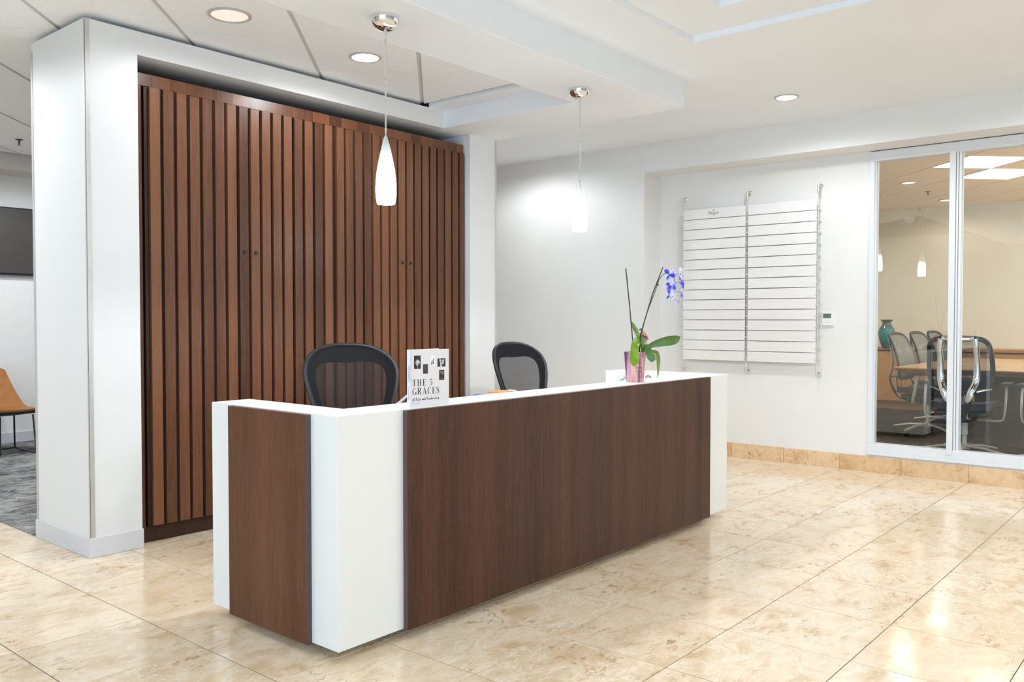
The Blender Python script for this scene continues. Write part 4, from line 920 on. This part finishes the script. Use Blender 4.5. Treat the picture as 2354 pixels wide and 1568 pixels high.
# meeting chairs
mesh_grey = weave('grey_chair_mesh', (118, 115, 104), .93, 1.0, .006)
mesh_clear = weave('dark_chair_mesh', (58, 58, 60), .36, .6, .005)
seatblk = simple('navy_black_seat', (40, 42, 52), .7, var=.06, scale=40)
def meeting_chair(label, loc, rz, meshmat):
    t = thing('meeting_chair', label, 'chair', loc, rz, 'mesh chairs around the meeting table')
    def S(x, z, dy=0):
        v = (z-.50)/.52
        return Vector((x, .245+.10*v**1.6-.06*math.sin(min(1, v)*PI)*.7-.32*x*x+dy, z))
    outer = mirror([(0, 1.022), (.10, 1.020), (.175, 1.008), (.213, .975), (.226, .92), (.234, .84), (.236, .76), (.228, .68), (.212, .62), (.19, .585), (.12, .575), (0, .572)])
    oc = smooth_loop([(x, 0, z) for x, z in outer], 3); K = len(oc)
    MB().tube([S(p.x, p.z) for p in oc], [(.020, .013)]*K, 8, True, flat=(1, 0, 0)).build('back_frame', black, t, smooth=True, world=False)
    mb = MB(); rings = [[S(p.x*f*.99, .80+(p.z-.80)*f*.99, -.004) for p in oc] for f in (1, .7, .4)]
    mb.add([q for R in rings for q in R]+[S(0, .80, -.004)], [(r*K+i, r*K+(i+1) % K, (r+1)*K+(i+1) % K, (r+1)*K+i) for r in range(2) for i in range(K)]+[(2*K+i, 2*K+(i+1) % K, 3*K) for i in range(K)])
    mb.build('back_mesh', meshmat, t, smooth=True, world=False)
    MB().tube([S(-.118, 1.016, .012), S(-.06, 1.014, .016), S(.06, 1.014, .016), S(.118, 1.016, .012)], [(.020, .008)]*4, 8, flat=(0, 0, 1)).build('yoke_top', chrome, t, smooth=True, world=False)
    for s_ in (-1, 1):
        pts = smooth_loop([S(s_*.122, 1.014, .012), S(s_*.131, .95, .040), S(s_*.134, .82, .065), S(s_*.131, .68, .085), (s_*.098, .345, .58), (s_*.072, .325, .47), (s_*.062, .27, .385), (s_*.06, .18, .35), (s_*.055, .08, .335)], 4, False)
        MB().tube(pts, [(.026-.006*abs(i/len(pts)-.5), .008) for i in range(len(pts))], 8, flat=(1, 0, 0)).build('yoke_bar', chrome, t, smooth=True, world=False)
        MB().tube([(s_*.13, .31, .585), (s_*.18, .25, .60), (s_*.225, .20, .605)], [(.012, .008)]*3, 8).build('back_arm', chrome, t, smooth=True, world=False)
        ap = smooth_loop([(s_*.10, .05, .34), (s_*.26, .05, .335), (s_*.295, .045, .37), (s_*.305, .02, .50), (s_*.305, .0, .60), (s_*.305, -.02, .625)], 4, False)
        MB().tube(ap, [(.017, .010)]*len(ap), 8, flat=(0, 1, 0)).build('arm_bracket', steel, t, smooth=True, world=False)
        MB().sheet(lambda u, v: (s_*.305+(u-.5)*.08, -.16+.26*v, .645+.005*math.sin(u*PI)), 6, 6, (0, 0, -.025)).build('arm_pad', black, t, smooth=True, world=False)
    MB().sheet(lambda u, v: ((u-.5)*(.49-.05*v), -.27+.50*v, .470+.018*(2*u-1)**2-.03*max(0, .2-v)*3+.03*max(0, v-.85)), 12, 12, (0, 0, -.055)).build('seat', seatblk, t, smooth=True, world=False)
    MB().box(-.20, .20, -.16, .20, .375, .415).build('seat_pan', black, t, bevel=.012, world=False)
    MB().box(-.085, .085, -.09, .14, .315, .378).build('mechanism', black, t, bevel=.015, world=False)
    MB().lathe([(0, .32), (.026, .32), (.026, .20), (.018, .195), (.018, .13), (.040, .12), (.045, .085), (0, .08)], (0, 0, 0), 18).build('gas_lift', steel, t, smooth=True, world=False)
    for k in range(5):
        a = k*2*PI/5+.30; ca, sa = math.cos(a), math.sin(a)
        MB().tube([(.03*ca, .03*sa, .108), (.18*ca, .18*sa, .100), (.335*ca, .335*sa, .070)], [(.030, .015), (.025, .012), (.019, .010)], 8, flat=(-sa, ca, 0)).build('base_leg', steel, t, smooth=True, world=False)
        MB().lathe([(0, -.017), (.022, -.017), (.029, -.011), (.029, .011), (.022, .017), (0, .017)], (.325*ca, .325*sa, .034), 14, (-sa, ca, 0)).build('caster', black, t, smooth=True, world=False)
    return t
mc = meeting_chair('black mesh meeting chair with polished yoke, its back to the glass behind the mullion', (6.16, -.575, .004), face(1, .05), mesh_clear)
mc2 = meeting_chair('grey mesh meeting chair at the table side, nearest the glass', (7.50, .05, .004), face(-.07, -1), mesh_grey)
dup(mc2, (8.32, .07, .004), face(-.07, -1), 'grey mesh meeting chair at the table side, middle of its row')
dup(mc2, (9.05, .08, .004), face(-.07, -1), 'grey mesh meeting chair at the table side, farthest from the glass')
dup(mc, (9.28, -.93, .004), face(-1, .05), 'dark mesh meeting chair across the table, before the credenza')
dup(mc, (6.16, -1.30, .004), face(1, -.02), 'polished meeting chair cut off by the right frame edge, one armrest visible')
